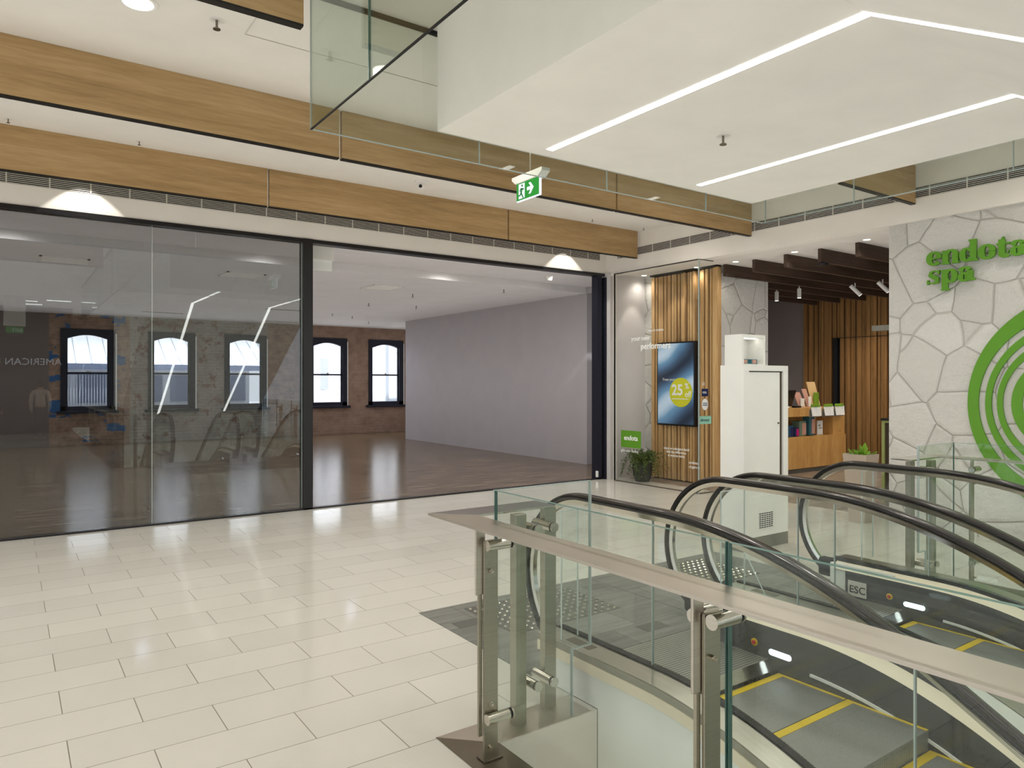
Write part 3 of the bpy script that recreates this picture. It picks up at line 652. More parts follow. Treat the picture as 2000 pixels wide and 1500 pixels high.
for x,w,h,m,lb in [(11.85,.2,.27,'pink_card','pink framed photo leaning on counter'),(12.08,.14,.33,'pink_card','narrow pink brochure stand behind flyers'),(12.3,.26,.46,'peach_card','tall brochure stand with green leaflet on counter')]:
    t=thing('brochure_stand',lb,'brochure stand',(x,7.6,1.151),'brochures on the counter'); obj('board',MB().prism([(x-w/2,7.62,1.151),(x+w/2,7.62,1.151),(x+w/2-.04,7.72,1.151+h),(x-w/2-.04,7.72,1.151+h)],(0,.015,0)),m,t)
    obj('leaflet',MB().box(x-w*.35,x+w*.2,7.61,7.63,1.16,1.16+h*.55),'leaf_bright' if h>.4 else 'white_vinyl',t)
for x in (11.8,12.2,12.56):
    t=thing('flyer_holder','clear rack of white flyers with green tops, %s on counter edge'%{11.8:'left one',12.2:'middle one',12.56:'right one'}[x],'flyer rack',(x,7.33,1.0),'flyer racks hung on the counter front')
    q=MB(); 
    for k in range(7): q.prism([(x-.14+k*.04,7.30,1.0),(x-.11+k*.04,7.30,1.0),(x-.09+k*.045,7.34,1.17),(x-.12+k*.045,7.34,1.17)],(0,.012,0))
    obj('flyers',q,'white_vinyl',t); obj('green_tops',MB().box(x-.13,x+.15,7.33,7.35,1.16,1.21,.008),'leaf_bright',t); obj('rack',MB().box(x-.16,x+.18,7.355,7.36,.98,1.12),'plinth_grey',t)
# shelf unit at right of spa doorway
t=thing('product_shelf','pale green product shelf half hidden behind stone wall','shelf unit',(10.4,4.9,0))
obj('carcass',MB().box(9.6,9.65,4.965,5.005,0,1.089).box(9.6,9.65,4.5,4.9649,1.06,1.089),'shelf_green',t); obj('back_board',MB().box(9.63,9.64,4.5,4.964,0,1.06),'dark_brown',t)
obj('shelf_top',MB().box(9.58,9.95,4.5,5.01,1.09,1.12),'beam_black',t); 
struct('trim_5',MB().box(8.3,8.34,4.19,4.235,1.4,2.55),'white_vinyl'); struct('trim_6',MB().box(8.22,8.32,4.2,4.4,2.2,2.26),'plinth_grey')
# planter at the wall end
t=thing('tall_planter','tall beige planter of green succulents at stone wall end','planter',(8.02,4.42,0))
q=MB(); q.sweep([[(8.02+sx*w,4.42+sy*w,z) for sx,sy in ((-1,-1),(1,-1),(1,1),(-1,1))] for w,z in ((.09,0),(.14,.78),(.12,.78),(.11,.7))]); obj('pot',q,'pot_beige',t)
q=MB(); random.seed(4)
for k in range(60):
    a=random.uniform(0,2*PI); leaf(q,(8.02+random.uniform(-.07,.07),4.42+random.uniform(-.08,.08),.76),(math.cos(a),math.sin(a),random.uniform(.1,.8)),random.uniform(.07,.15),.016)
leaf(q,(7.98,4.36,.78),(0,-.1,1),.14,.05); leaf(q,(7.99,4.38,.78),(.1,.4,1),.12,.045)
obj('succulents',q,'leaf_bright',t)
# ------------------------------------------------------------------ endota lettering and logo
SK=[0]
def stroke(q,pts,ws,x,dx=.03):
    SK[0]=(SK[0]+1)%9; x=x-SK[0]*.0006; dx=dx+(SK[0]*.0012)
    n=len(pts); Lf=[]; Rt=[]
    for i in range(n):
        a=Vector(pts[max(0,i-1)]); b=Vector(pts[min(n-1,i+1)]); d=(b-a).normalized(); nn=Vector((-d.y,d.x))*ws[i]/2
        Lf.append(Vector(pts[i])+nn); Rt.append(Vector(pts[i])-nn)
    P3=lambda p:(x,p.x,p.y)
    q.sweep([[P3(l),P3(r),(x+dx,r.x,r.y),(x+dx,l.x,l.y)] for l,r in zip(Lf,Rt)])
def glyph(q,ch,ox,oz,s,x):
    T=lambda a,b:(ox-a*s,oz+b*s)
    def arc(cx,cy,rx,ry,a0,a1,tk,tn,n=22):
        pts=[];ws=[]
        for k in range(n+1):
            a=math.radians(a0+(a1-a0)*k/n); pts.append(T(cx+rx*math.cos(a),cy+ry*math.sin(a))); ws.append(s*(tn*1.3+(tk*1.22-tn*1.3)*abs(math.cos(a))**1.2))
        stroke(q,pts,ws,x)
    def ln(x0,y0,x1,y1,w): stroke(q,[T(x0,y0),T(x1,y1)],[w*s*1.2,w*s*1.2],x)
    if ch=='o': arc(.5,.5,.35,.44,0,360,.34,.1); return 1.06
    if ch=='e': arc(.48,.5,.34,.44,0,325,.33,.1); ln(.2,.5,.93,.56,.1); ln(.8,.5,.88,.72,.22); return 1.0
    if ch=='n': ln(.22,0,.22,.95,.32); ln(0,.04,.5,.04,.09); ln(0,.9,.3,.9,.1); arc(.6,.6,.3,.34,0,150,.3,.1); ln(.88,0,.88,.62,.32); ln(.66,.04,1.14,.04,.09); return 1.16
    if ch=='d': arc(.44,.48,.3,.42,40,320,.33,.1); ln(.84,0,.84,1.5,.34); ln(.56,1.44,.9,1.44,.11); ln(.84,.05,1.16,.05,.1); return 1.16
    if ch=='t': ln(.32,.12,.32,1.2,.33); ln(.0,.9,.8,.9,.1); arc(.5,.28,.2,.24,180,330,.3,.12); ln(.66,.2,.72,.42,.06); ln(.32,1.2,.44,1.36,.1); return .82
    if ch=='a': arc(.36,.3,.22,.26,0,360,.3,.1); arc(.42,.66,.28,.28,20,170,.3,.1); ln(.74,.12,.74,.72,.3); ln(.7,.06,1.06,.1,.12); q.cyl((x,)+T(.2,.72),(x+.03,)+T(.2,.72),.1*s); return 1.04
    if ch=='s': stroke(q,[T(.75,.86),T(.5,.95),T(.25,.85),T(.22,.68),T(.45,.52),T(.68,.36),T(.68,.15),T(.4,.04),T(.1,.14)],[s*w for w in (.12,.1,.2,.3,.34,.32,.26,.1,.12)],x); ln(.06,0,.06,.32,.1); ln(.78,.68,.78,.98,.1); return .92
    if ch=='p': ln(.26,-.5,.26,.95,.34); ln(0,-.48,.56,-.48,.09); ln(0,.9,.3,.9,.1); arc(.62,.48,.3,.42,-140,140,.33,.1); return 1.14
def word(w,yoz,zo,s,lb):
    o=yoz
    for i,ch in enumerate(w):
        q=MB(); adv=glyph(q,ch,o,zo,s,8.125)
        # stand-off pins join the letter to the stone
        q.cyl((8.14,o-.4*s,zo+.45*s),(8.2,o-.4*s,zo+.45*s),.006,seg=6)
        tag(obj('sign_letter',q,'green_logo'),lb[i],'letter','raised green letters on the stone wall'); o-=adv*s+.004
word('endota',3.745,2.855,.148,['raised green letter e starting the upper sign word','raised green letter n in the upper sign word','raised green letter d, tall, in the upper sign word','raised green letter o in the upper sign word','raised green letter t in the upper sign word','raised green letter a cut by the picture edge'])
word('spa',3.745,2.655,.148,['raised green letter s starting the lower sign word','raised green letter p in the lower sign word','raised green letter a ending the lower sign word'])
def ring(c0,r0,c1,r1):
    q=MB(); n=96
    rs=[]
    for k in range(n+1):
        a=2*PI*k/n; o=(c0+r0*math.cos(a),1.39+r0*math.sin(a)); i=(c1+r1*math.cos(a),1.39+r1*math.sin(a))
        rs.append([(8.175,)+o,(8.175,)+i,(8.2,)+i,(8.2,)+o])
    q.sweep(rs,caps=False); return q
def disc(c0,r0): return MB().cyl((8.175,c0,1.39),(8.2,c0,1.39),r0,seg=96)
t=thing('ring_logo','large green concentric ring emblem on white stone wall','logo',(8.19,2.2,.3))
for a in ((2.27,1.095,2.38,.885),(2.385,.817,2.41,.735),(2.425,.67,2.465,.58),(2.48,.488,2.50,.375)): obj('ring',ring(*a),'green_logo',t)
# ------------------------------------------------------------------ white sliding-door cabinet
t=thing('white_cabinet','tall white cabinet with sliding door before the spa entrance','cabinet',(6.0,4.4,0))
x0,x1,y0,y1=5.66,6.36,4.25,4.52
obj('carcass',MB().box(x0,x1,y0+.0201,y1,.12,1.765).box(x0,x0+.08,y0,y0+.02,.501,1.709).box(x1-.08,x1,y0,y0+.02,.501,1.709).box(x0,x1,y0,y0+.02,1.71,1.765).box(x0,x1,y0,y0+.02,.12,.5),'cabinet_white',t)
obj('plinth',MB().box(x0,x1,y0,y1,0,.12),'plinth_grey',t)
d=obj('door',MB().box(x0+.085,x1-.12,y0+.012,y0+.02,.5,1.705,.001),'cabinet_white',t); obj('lock',MB().cyl((x1-.15,y0+.012,1.2),(x1-.15,y0,1.2),.009,seg=12),'plate_steel',d)
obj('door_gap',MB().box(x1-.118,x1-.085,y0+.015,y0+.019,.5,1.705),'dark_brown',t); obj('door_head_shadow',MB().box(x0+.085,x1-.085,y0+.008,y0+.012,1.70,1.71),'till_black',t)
gr=MB(); gr.box(x0+.22,x0+.46,y0-.004,y0,.19,.36); v_=obj('vent_grille',gr,'cabinet_white',t)
q=MB(); [q.box(x0+.23+c*.037,x0+.258+c*.037,y0-.006,y0-.003,.2+k*.019,.209+k*.019) for k in range(8) for c in range(6)]; obj('vent_slots',q,'grille_dark',v_)
t=thing('display_niche','small white lit display cube on top of the cabinet','display box',(5.98,4.4,1.766))
a0,a1,b0,b1=5.70,6.06,4.30,4.5; z0=1.766; z1=2.06
obj('shell',MB().box(a0,a1,b0,b1,z0,z0+.012).box(a0,a1,b0,b1,z1-.03,z1).box(a0,a0+.03,b0,b1,z0+.0121,z1-.0301).box(a1-.03,a1,b0,b1,z0+.0121,z1-.0301).box(a0+.0301,a1-.0301,b1-.015,b1,z0+.0121,z1-.0301),'cabinet_white',t)
obj('lamp',MB().box(a0+.05,a1-.05,b0+.05,b0+.09,z1-.036,z1-.03),'lamp_face',t)
for k,(xx,lb) in enumerate([(5.80,'small teal product tin, left one in lit display cube'),(5.94,'small pink and teal product box in lit display cube')]):
    p=thing('product_box',lb,'product box',(xx,4.36,z0+.013),'products in the display cube'); obj('box_body',MB().box(xx-.05,xx+.05,4.34,4.40,z0+.013,z0+.06,.004),'teal_card',p); obj('box_label',MB().box(xx-.03,xx+.03,4.337,4.341,z0+.02,z0+.053),'pink_card',p)
# ------------------------------------------------------------------ escalators
Y0,RR=2.34,2.34
def g(y):
    if y>=Y0: return 0.
    d=Y0-y; ym=RR*math.sin(math.radians(30))
    if d<=ym: return RR-math.sqrt(RR*RR-d*d)
    return RR*(1-math.cos(math.radians(30)))+(d-ym)*math.tan(math.radians(30))
def ys(a,b,st=.06):
    out=[a]; y=a
    while y>b:
        y-= st if y>.9 else .5
        out.append(max(y,b))
    return out
def ext(q,sec,a,b,s=0): # section [(x,z)..] swept along the decline
    q.sweep([[(x,y,z-g(y)-s) for x,z in sec] for y in ys(a,b)]); return q
YE=-4.8
TP=thing
def escalator(c,lbl,n):
    t=thing('escalator',lbl,'escalator',(c,3,0))
    for sd in (-1,1):
        d=lambda v:c+sd*v
        # handrail
        pts=[]
        for k in range(0,27):
            a=math.radians(-52+(142)*k/26); pts.append((2.9+.46*math.cos(a),.53+.46*math.sin(a)))
        for y in ys(2.86,YE,.07): pts.append((y,.99-g(y)))
        rings=[]
        for i,(y,z) in enumerate(pts):
            p=pts[max(0,i-1)]; nx=pts[min(len(pts)-1,i+1)]; dy,dz=nx[0]-p[0],nx[1]-p[1]; l=math.hypot(dy,dz) or 1; ny,nz=dz/l,-dy/l
            if i==0: pass
            rr=[]
            for k in range(14):
                a=2*PI*k/14; u=math.cos(a); w=math.sin(a)
                uu=math.copysign(abs(u)**.7,u)*.038; ww=math.copysign(abs(w)**.8,w)*.019
                rr.append((c+sd*.585+uu,y+ny*ww,z+nz*ww))
            rings.append(rr)
        obj('handrail',MB().sweep(rings),'rubber_black',t,True)
        # steel guide under the handrail
        q=MB(); rings=[]
        for i,(y,z) in enumerate(pts):
            p=pts[max(0,i-1)]; nx=pts[min(len(pts)-1,i+1)]; dy,dz=nx[0]-p[0],nx[1]-p[1]; l=math.hypot(dy,dz) or 1; ny,nz=-dz/l,dy/l
            if i<27: s_=1
            rings.append([(c+sd*.585+a,y+ny*b,z+nz*b) for a,b in ((-.018,.014),(.018,.014),(.012,.04),(-.012,.04))])
        # inner side: normal must point inward
        def inn(i):
            y,z=pts[i]; p=pts[max(0,i-1)]; nx=pts[min(len(pts)-1,i+1)]; dy,dz=nx[0]-p[0],nx[1]-p[1]; l=math.hypot(dy,dz) or 1
            ny,nz=-dz/l,dy/l
            ctr=(2.5,.4-g(y)) 
            if ny*(ctr[0]-y)+nz*(ctr[1]-z)<0: ny,nz=-ny,-nz
            return ny,nz
        rings=[]
        for i,(y,z) in enumerate(pts):
            if i>=27: ny,nz=(lambda dy,dz:(0,-1))(0,0)
            else: ny,nz=inn(i)
            rings.append([(c+sd*.585+a,y+ny*b,z+nz*b) for a,b in ((-.02,.012),(.02,.012),(.014,.042),(-.014,.042))])
        obj('rail_guide',MB().sweep(rings),'polished_steel',t,True)
        # glass panels
        bounds=[3.4,2.39,1.19,-.01,-1.2,-2.4,-3.6,YE]
        for a,b in zip(bounds,bounds[1:]):
            q=MB(); xg=c+sd*.585
            top=[];bot=[]
            if a>3:
                arcp=[(2.9+.43*math.cos(math.radians(an)),.53+.43*math.sin(math.radians(an))) for an in range(-52,91,8)]
                poly=[(b+.003,.25)]+[(3.14,.25)]+arcp+[(b+.003,.96)]
                poly=[(b+.003,.25),(3.0,.25)]+arcp+[(b+.003,.955)]
                q.prism([(xg-.005,y,z) for y,z in poly],(.01,0,0))
            else:
                yy=[y for y in ys(a-.003,b+.003,.08)]
                q.sweep([[(xg-.005,y,.25-g(y)),(xg+.005,y,.25-g(y)),(xg+.005,y,.955-g(y)),(xg-.005,y,.955-g(y))] for y in yy])
            gp=obj('glass_panel',q,'escalator_glass',t)
            if b>YE: obj('panel_edge',MB().box(xg-.006,xg+.006,b-.003,b+.003,.25-g(b),.95-g(b)),'glass_edge_pale',gp)
        q=MB(); ext(q,[(d(.505),-.35),(d(.515),-.35),(d(.515),.19),(d(.505),.19)],2.95,YE); obj('skirt_panel',q,'skirt_dark',t)
        q=MB(); ext(q,[(d(.505),.19),(d(.565),.235),(d(.565),.225),(d(.515),.185)],3.05,YE); obj('inner_deck',q,'cream_trim' if sd>0 else 'deck_steel',t)
        q=MB(); ext(q,[(d(.565),.225),(d(.565),.262),(d(.605),.262),(d(.605),.225)],3.08,YE); obj('glass_gasket',q,'gasket_black' if sd<0 else 'skirt_dark',t)
        q=MB(); ext(q,[(d(.605),.24),(d(.605),.255),(d(.74),.255),(d(.74),.24)],3.08,YE); obj('outer_deck',q,'deck_steel' if (sd<0 or n==2) else 'cladding_white',t)
        q=MB(); ext(q,[(d(.737),.215),(d(.742),.215),(d(.742),.25),(d(.737),.25)],3.08,YE); obj('deck_edge',q,'taupe',t)
        q=MB(); ext(q,[(d(.735),.165),(d(.748),.165),(d(.748),.215),(d(.735),.215)],3.08,YE); obj('deck_moulding',q,'cream_trim',t)
        q=MB(); ext(q,[(d(.70),-1.0),(d(.725),-1.0),(d(.725),.165),(d(.70),.165)],2.622,YE); obj('side_cladding',q,'cladding_white',t)
        q=MB(); q.box(d(.52),d(.725),2.6,3.08,0.003,.225,.0); obj('newel_base',q,'cladding_white',t)
        q=MB().box(d(.545),d(.625),3.06,3.2,.1,.24,.02); obj('handrail_inlet',q,'gasket_black',t)
        # brush line
        q=MB(); ext(q,[(d(.494),-.006),(d(.506),-.006),(d(.506),.008),(d(.494),.008)],2.26,YE,.0); obj('brush_strip',q,'white_vinyl',t)
        # landing lamp on the skirt
        pts=[]
        for k in range(24):
            a=2*PI*k/24; pts.append((d(.5045),2.45+math.copysign(.055,math.cos(a))+.018*math.cos(a),.05+.018*math.sin(a)))
        obj('skirt_lamp',MB().prism(pts,(-sd*.003,0,0)),'step_lamp',t)
        obj('warning_disc',MB().cyl((d(.505),2.62,.075),(d(.501),2.62,.075),.022,seg=18),'yellow_paint',t)
        obj('stop_button',MB().cyl((d(.501),2.62,.075),(d(.492),2.62,.075),.012,seg=16),'red_dot',t)
    obj('floor_plate',MB().box(c-.515,c+.515,2.53,3.12,-.03,.004),'plate_ribs',t)
    cb=MB(); cb.prism([(c-.5,2.465,-.045),(c-.5,2.465,-.04),(c-.5,2.53,.003),(c-.5,2.53,-.045)],(1.0,0,0))
    o=obj('comb_plate',cb,'polished_steel',t); q=MB(); [q.box(c-.498+k*.0125,c-.493+k*.0125,2.455,2.475,-.05,-.036) for k in range(80)]; obj('comb_teeth',q,'grille_dark',o)
    y=2.46; k=0
    while y>-4.3:
        zz=-.055 if k<2 else -.055-max(0,(g(y-.21)*.98))
        if k==2: zz=-.15
        s=MB().box(c-.5,c+.5,y-.405,y,zz-.03,zz); s.box(c-.5,c+.5,y-.405,y-.385,zz-.26,zz-.03)
        st_=obj('step',s,'tread_ribs',t)
        obj('yellow_border',MB().box(c-.5,c+.5,y-.045,y-.003,zz,zz+.002).box(c-.5,c-.465,y-.405,y-.045,zz,zz+.002).box(c+.48,c+.5,y-.405,y-.045,zz,zz+.002),'yellow_paint',st_)
        y-=.41; k+=1
    obj('deck_hatch',MB().box(c-.70,c-.64,2.72,2.9,.2553,.2563),'plate_steel',t)
    q=MB(); ext(q,[(c-.72,-1.05),(c+.72,-1.05),(c+.72,-1.0),(c-.72,-1.0)],2.5,YE); obj('truss_underside',q,'cladding_white',t)
    return t
e1=escalator(3.085,'nearest escalator going down, steps visible behind the handrail',1)
e2=escalator(4.63,'farther escalator going down, beside the spa side balustrade',2)
p=obj('exit_plate',MB().box(5.118,5.122,2.78,2.92,.02,.13),'grille_white',e2); text('plate_text','ESC',.075,(5.117,2.91,.045),FX,'till_black',p,bold=.001)
# gap cover between the escalators
q=MB(); ext(q,[(3.83,.17),(3.885,.17),(3.885,.245),(3.83,.245)],3.05,YE); tag(obj('gap_cover',q,'cladding_white'),'white cover strip filling the gap between both escalators','cover strip')
# acrylic guards
def guard(lb,x0,x1,y,z0,z1,side=False):
    t=thing('acrylic_guard',lb,'guard panel',((x0+x1)/2,y,z0),'clear anti-climb guards by the handrails')
    obj('sheet',MB().box(x0,x1,y,y+.006,z0,z1),'acrylic',t)
    obj('sheet_edge',MB().box(x0-.002,x0+.002,y-.001,y+.007,z0,z1).box(x1-.002,x1+.002,y-.001,y+.007,z0,z1).box(x0,x1,y-.001,y+.007,z1-.003,z1),'acrylic_edge',t)
    if side: obj('brace',MB().prism([(x0+.12,y-.25,z0),(x0+.12,y-.245,z0),(x0+.12,y-.0,z1-.25),(x0+.12,y-.01,z1-.25)],(.004,0,0)),'acrylic_edge',t)
guard('clear acrylic guard between the two escalators',3.74,3.98,2.98,.26,.90,True)
guard('clear acrylic guard right of the farther escalator',5.28,5.44,2.9,.26,.93)
guard('clear acrylic guard beside the nearest handrail',2.36,2.47,2.9,.26,.93)
# tactile pads and entrance mats
def mat_(x0,x1,lb):
    o=obj('entrance_mat',MB().box(x0,x1,3.13,4.43,.0005,.0035),'mat_grey'); tag(o,lb,'floor mat','grey entry mats before the escalators')
mat_(2.33,3.868,'grey ribbed mat in front of the nearest escalator'); mat_(3.876,5.45,'grey ribbed mat in front of the farther escalator')
for x,lb in ((3.09,'tactile warning pad of steel studs before nearest escalator'),(4.68,'tactile warning pad of steel studs before farther escalator')):
    t=thing('tactile_pad',lb,'tactile pad',(x,4,.0035),'studded tactile pads')
    obj('base',MB().box(x-.46,x+.46,3.70,4.32,.0036,.006),'mat_dark',t); q=MB()
    for i in range(15):
        for j in range(10): q.cyl((x-.43+i*.0614,3.73+j*.0622,.006),(x-.43+i*.0614,3.73+j*.0622,.0125),.017,.012,seg=10)
    s_=obj('studs',q,'polished_steel',t); s_['kind']='stuff'
for k,(x,y,lb) in enumerate([(2.5,4.05,'dark inlay patch in mat left of the tactile pad'),(3.75,4.2,'dark inlay patch where the two mats meet'),(3.45,3.3,'dark inlay patch before the nearest comb plate')]):
    tag(obj('mat_inlay',MB().box(x-.1,x+.1,y-.06,y+.06,.0036,.0046),'mat_dark'),lb,'mat inlay','dark inlays in the mats')
# ------------------------------------------------------------------ balustrades
def stand(q,gk,p0,p1,r=.021):
    p0=Vector(p0); p1=Vector(p1); d=(p1-p0).normalized(); q.cyl(p0,p1-d*.016,r,seg=24); q.cyl(p1-d*.004,p1+d*.004,r,seg=24); gk.cyl(p1-d*.016,p1-d*.004,r*.95,seg=24)
def fin_post(t,y,two=False,mx=None):
    f=(lambda v:v) if mx is None else (lambda v:mx-v)
    q=MB().box(f(1.645),f(1.715),y-.006,y+.006,0.01,.93,.002); o=obj('post',q,'post_steel',t)
    obj('rail_bracket',MB().box(f(1.612),f(1.66),y+.008,y+.02,.70,.985,.004),'brushed_steel',o); obj('back_bar',MB().box(f(1.628),f(1.645),y+.01,y+.022,.1,.70),'post_steel',o)
    for z in (.79,.13,.07): pass
    [obj('bolt',MB().cyl((f(1.672),y-.018,z),(f(1.672),y-.005,z),.010,seg=6).cyl((f(1.672),y-.03,z),(f(1.672),y-.018,z),.006,seg=10),'polished_steel',o) for z in (.80,.24,.055)]
    for z in (.915,.185):
        for s_ in ((-1,1) if (two and z>.5) else (-1,)):
            q=MB(); gk=MB(); stand(q,gk,(f(1.64),y+s_*.034,z),(f(1.765),y+s_*.034,z),.0225); so=obj('standoff',q,'polished_steel',o,True); obj('gasket',gk,'gasket_black',so)
    obj('base_foot',MB().box(f(1.63),f(1.725),y-.03,y+.03,.003,.012,.002),'plate_steel',o)
def balustrade(mx,lb):
    f=(lambda v:v) if mx is None else (lambda v:mx-v)
    t=thing('glass_balustrade',lb,'balustrade',(f(1.7),1.2,0))
    # flat mitred rail
    q=MB(); P=[(1.582,-6),(1.582,2.918),(1.745,2.755),(1.745,-6)]; q.prism([(f(a),b,.988) for a,b in P],(0,0,.010)); obj('hand_rail',q,'brushed_steel',t)
    q=MB(); P=[(1.582,2.918),(1.745,2.755),(2.2,2.755),(2.2,2.918)]; q.prism([(f(a),b,.988) for a,b in P],(0,0,.010)); obj('rail_return',q,'polished_steel',t)
    for a,b in ((2.64,1.388),(1.38,.13),(.122,-1.13),(-1.138,-2.4),(-2.41,-3.7)):
        gp=obj('glass_panel',MB().box(f(1.765),f(1.777),b,a,-.22,1.12),'clear_glass',t)
        obj('glass_edge',MB().box(f(1.764),f(1.778),b,b+.004,-.22,1.12).box(f(1.764),f(1.778),a-.004,a,-.22,1.12),'glass_edge',gp); obj('glass_rim',MB().box(f(1.7645),f(1.7775),b+.0045,a-.0045,1.1195,1.1215),'rim_green',gp)
    P=[(1.765,-.20),(2.215,-.20),(2.215,.32),(2.33,.32),(2.33,1.12),(1.765,1.12)]
    gp=obj('glass_panel_return',MB().prism([(f(a),2.64,b) for a,b in P],(0,.012,0)),'clear_glass',t)
    obj('glass_edge',MB().box(f(2.327),f(2.333),2.638,2.654,.32,1.12).box(f(2.212),f(2.218),2.638,2.654,-.2,.32).box(f(1.765),f(2.33),2.639,2.653,1.119,1.122).box(f(2.215),f(2.33),2.638,2.654,.317,.321),'glass_edge_pale',gp)
    for y in (2.545,1.375,.12,-1.13,-2.4): fin_post(t,y,y<2,mx)
    for (a,b,c,d_) in ((1.925,1.985,2.70,2.75),(2.14,2.21,2.76,2.80)):
        o=obj('post',MB().box(f(a),f(b),c,d_,.0,.985,.002),'post_steel',t)
        for z in (.915,.185):
            q=MB(); gk=MB(); xx=f(b+.03) if b<2.1 else f(a-.03); stand(q,gk,(xx,2.80,z),(xx,2.648,z),.0225); so=obj('standoff',q,'polished_steel',o,True); obj('gasket',gk,'gasket_black',so)
    q=MB(); q.prism([(f(a),b,.0005) for a,b in ((1.575,-6),(1.575,2.83),(1.78,2.625),(1.78,-6))],(0,0,.003)); obj('floor_trim',q,'plate_steel',t)
    q=MB(); q.prism([(f(a),b,.0005) for a,b in ((1.575,2.83),(1.78,2.625),(2.32,2.625),(2.32,2.83))],(0,0,.003)); obj('floor_trim_return',q,'brushed_steel',t)
balustrade(None,'glass balustrade with flat steel rail in right foreground')
balustrade(1.765+6.17,'glass balustrade beyond the escalators, before the stone wall')
# ------------------------------------------------------------------ behind the camera (seen in reflections)
struct('wall_back',MB().box(-9,8.5,-12.2,-12,0,3.97),'dark_wall')
struct('wall_shop_behind',MB().box(-9,1.7,-9.3,-9.1,0,.5).box(-9,1.7,-9.3,-9.1,2.7,3.97).box(-3.9,-3.5,-9.3,-9.1,.5,2.7),'dark_wall')
t=thing('rear_shop_sign','white lettered clothing shop sign reflected in the left shopfront pane','sign',(-1,-9.05,2.2))
obj('sign_board',MB().box(-3.2,1.6,-9.1,-9.08,2.05,2.5),'till_black',t); text('sign_text','AMERICAN EAGLE',.3,(1.4,-9.07,2.15),FYb,'sign_glow',t,ext=.004)
t=thing('rear_red_sign','small red shop sign reflected at far left','sign',(-1.0,-8.5,2.2)); obj('panel',MB().box(-.95,-.45,-8.52,-8.5,1.9,2.15),'red_card',t); text('sign_text','FOR LEASE',.09,(-.47,-8.495,1.98),FYb,'sign_glow',t)
t=thing('rear_exit_sign','small green exit sign reflected in the left shopfront pane','sign',(.1,-4,3.0)); obj('panel',MB().box(-.05,.35,-6.02,-6.0,2.95,3.12),'screen_green_glow',t); obj('mount',MB().box(-.1,.4,-6.05,-5.97,3.14,3.97),'spot_white',t)
text('arrow_text','EXIT',.12,(.33,-5.995,2.99),FYb,'sign_glow',t)
for k,(x,y) in enumerate([(.4,-7),(.55,-8),(.2,-10),(-1,-7.5),(1.2,-6.5)]):
    t=thing('tube_lamp',['rear ceiling tube lamp nearest','second rear ceiling tube lamp','third rear ceiling tube lamp','rear ceiling tube lamp at left','rear ceiling tube lamp at right'][k],'ceiling lamp',(x,y,3.9),'tube lamps behind the viewpoint')
    obj('tube',MB().box(x-.3,x+.3,y-.02,y+.02,3.93,3.95),'tube_light',t); obj('housing',MB().box(x-.32,x+.32,y-.035,y+.035,3.95,3.97),'spot_white',t)
def person(x,y,rot,lb,top,bot,h=1.72,stride=.1):
    t=thing('person',lb,'person',(x,y,0))
    V=[(0,0,.53),(0,0,.62),(0,0,.74),(0,0,.81),(0,.0,.86),(0,.01,.93),
       (.055,0,.50),(.06,stride*.3,.27),(.06,-stride*.2,.04),(.06,stride*.2,.02),(-.055,0,.50),(-.06,-stride*.4,.27),(-.06,-stride*.9,.04),(-.06,-stride*.5,.02),
       (.11,0,.80),(.135,-.01,.63),(.125,.05,.48),(.12,.06,.43),(-.11,0,.80),(-.135,-.01,.63),(-.125,.04,.48),(-.12,.05,.43)]
    E=[(0,1),(1,2),(2,3),(3,4),(4,5),(0,6),(6,7),(7,8),(8,9),(0,10),(10,11),(11,12),(12,13),(3,14),(14,15),(15,16),(16,17),(3,18),(18,19),(19,20),(20,21)]
    R_=[.085,.075,.085,.06,.032,.058,.05,.034,.022,.02,.05,.034,.022,.02,.035,.026,.018,.016,.035,.026,.018,.016]
    cr,sr=math.cos(rot),math.sin(rot)
    def mk(nm,vi,mat,pad=0):
        idx={v:i for i,v in enumerate(vi)}
        me=bpy.data.meshes.new(nm); me.from_pydata([((V[v][0]*cr-V[v][1]*sr)*h,(V[v][0]*sr+V[v][1]*cr)*h,V[v][2]*h) for v in vi],[(idx[a],idx[b]) for a,b in E if a in idx and b in idx],[])
        o=bpy.data.objects.new(nm,me); C.objects.link(o); me.materials.append(MATS[mat])
        m=o.modifiers.new('s','SKIN'); 
        for i,v in enumerate(vi): me.skin_vertices[0].data[i].radius=((R_[v]+pad)*h,(R_[v]*.75+pad)*h); me.skin_vertices[0].data[i].use_root=(i==0)
        s=o.modifiers.new('u','SUBSURF'); s.levels=1; s.render_levels=1; o.parent=t; o['_w']=t['_w']; return o
    mk('body',list(range(22)),'skin'); mk('trousers',[0,6,7,8,10,11,12],bot,.009); mk('jumper',[0,1,2,3,14,15,16,18,19,20],top,.012)
    q=MB().sphere((x,y,.945*h),.062*h,(1,1.1,1.15)); obj('hair',q,'hair_dark',t,True)
person(.75,-6.4,PI,'person in pale tan jumper seen from behind, reflected in glass','cloth_tan','cloth_dark',1.66)
person(-.35,-5.9,PI,'person in dark top and grey jeans, reflected at far left','cloth_dark','cloth_jeans',1.72,.16)
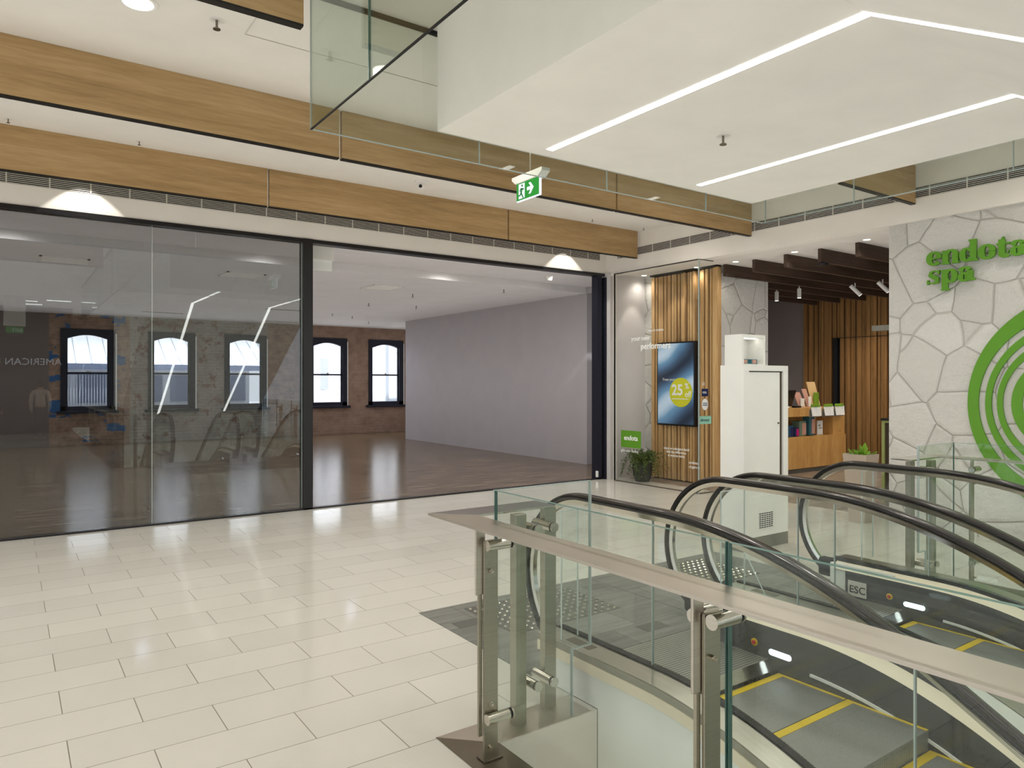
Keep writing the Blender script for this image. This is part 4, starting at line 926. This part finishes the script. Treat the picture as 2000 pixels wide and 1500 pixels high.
# ------------------------------------------------------------------ lights
W=bpy.data.worlds.new('world'); sc.world=W; W.use_nodes=True; nt=W.node_tree; bg=nt.nodes['Background']
bg.inputs[0].default_value=(.86,.92,1.0,1); bg.inputs[1].default_value=1.3
K=.55
for (x,y) in [(-5,6.5),(-2,7),(.6,7.1),(3.2,7.1),(5.8,7.1),(7.4,7.0),(-5,2),(-2.5,4.6),(-1.2,1.5),(.66,5.0),(1.0,.2),(3.6,5.1),(6.4,5.1),(7.3,2.6),(7.3,.2),(7.3,-2.5),(-4,-2),(-1,-2.2),(.9,-2.4),(-5,-6)]:
    spot((x,y,3.93),(x,y,0),62*K,150,.9,.09)  # added as fill across the mall ceiling; most have no fitting
for x in (3.16,4.755): spot((x,3.2,3.2),(x,3.2,0),40*K,165,.8,.1); spot((x,2.2,3.2),(x,2.0,0),40*K,165,.8,.1)
# scallops on the fascia
for x in (.66,7.25): spot((x,8.6,3.93),(x,8.62,0),36,86,.12,.02,(1,.96,.9))
# daylight into the vacant shop and inner fill
area((5.2,23.3,5.0),(5.2,19.0,0),900,9,2.2,(.72,.84,1.0))
for (x,y) in [(0,10.2),(3,10.2),(6,10.2),(7.8,9.8)]: spot((x,y,3.42),(x,y+1.2,0),50,150,.9,.08,(1,.97,.95))
for (x,y) in [(0,18.5),(4,18.5),(8,18.5),(2,14.5),(6,14.5)]: spot((x,y,3.3),(x,y,0),50,155,.9,.1,(.62,.72,1.0))
# spa interior
for (x,y) in [(11.6,6.6),(12.6,7.2),(12.9,5.4),(11.2,5.0)]: spot((x,y,3.15),(x+.4,y,0),60,130,.7,.05,(1,.87,.7))
l=bpy.data.lights.new('sun','SUN'); l.energy=2.6; l.angle=.05; l.color=(.93,.96,1); so=bpy.data.objects.new('sun',l); C.objects.link(so); so.location=(5,10,20); so.rotation_euler=Vector((.15,.75,-.62)).to_track_quat('-Z','Y').to_euler()
# spots added below floor to brighten the void cladding and lower level
for y in (2.0,.6,-.8): spot((1.82,y,-1.2),(2.4,y+.1,-.1),9,150,.9,.06)
for (x,y) in [(2.5,-2),(4,1),(2.2,2.0)]: spot((x,y,-2.2),(x,y,-4.5),110,150,.9,.1)
sc.cycles.use_denoising=True
sc.cycles.use_adaptive_sampling=True; sc.cycles.adaptive_threshold=.08; sc.cycles.adaptive_min_samples=12
sc.cycles.max_bounces=7; sc.cycles.diffuse_bounces=3; sc.cycles.glossy_bounces=3; sc.cycles.transparent_max_bounces=24; sc.cycles.transmission_bounces=4
sc.cycles.caustics_reflective=False; sc.cycles.caustics_refractive=False; sc.cycles.sample_clamp_indirect=4
sc.cycles.use_light_tree=True
sc.cycles.use_fast_gi=True; sc.cycles.fast_gi_method='ADD'; W.light_settings.ao_factor=.38; W.light_settings.distance=2.0
sc.view_settings.view_transform='Standard'; sc.view_settings.exposure=-0.12
for o in list(bpy.data.objects):
    if '_w' in o: del o['_w']
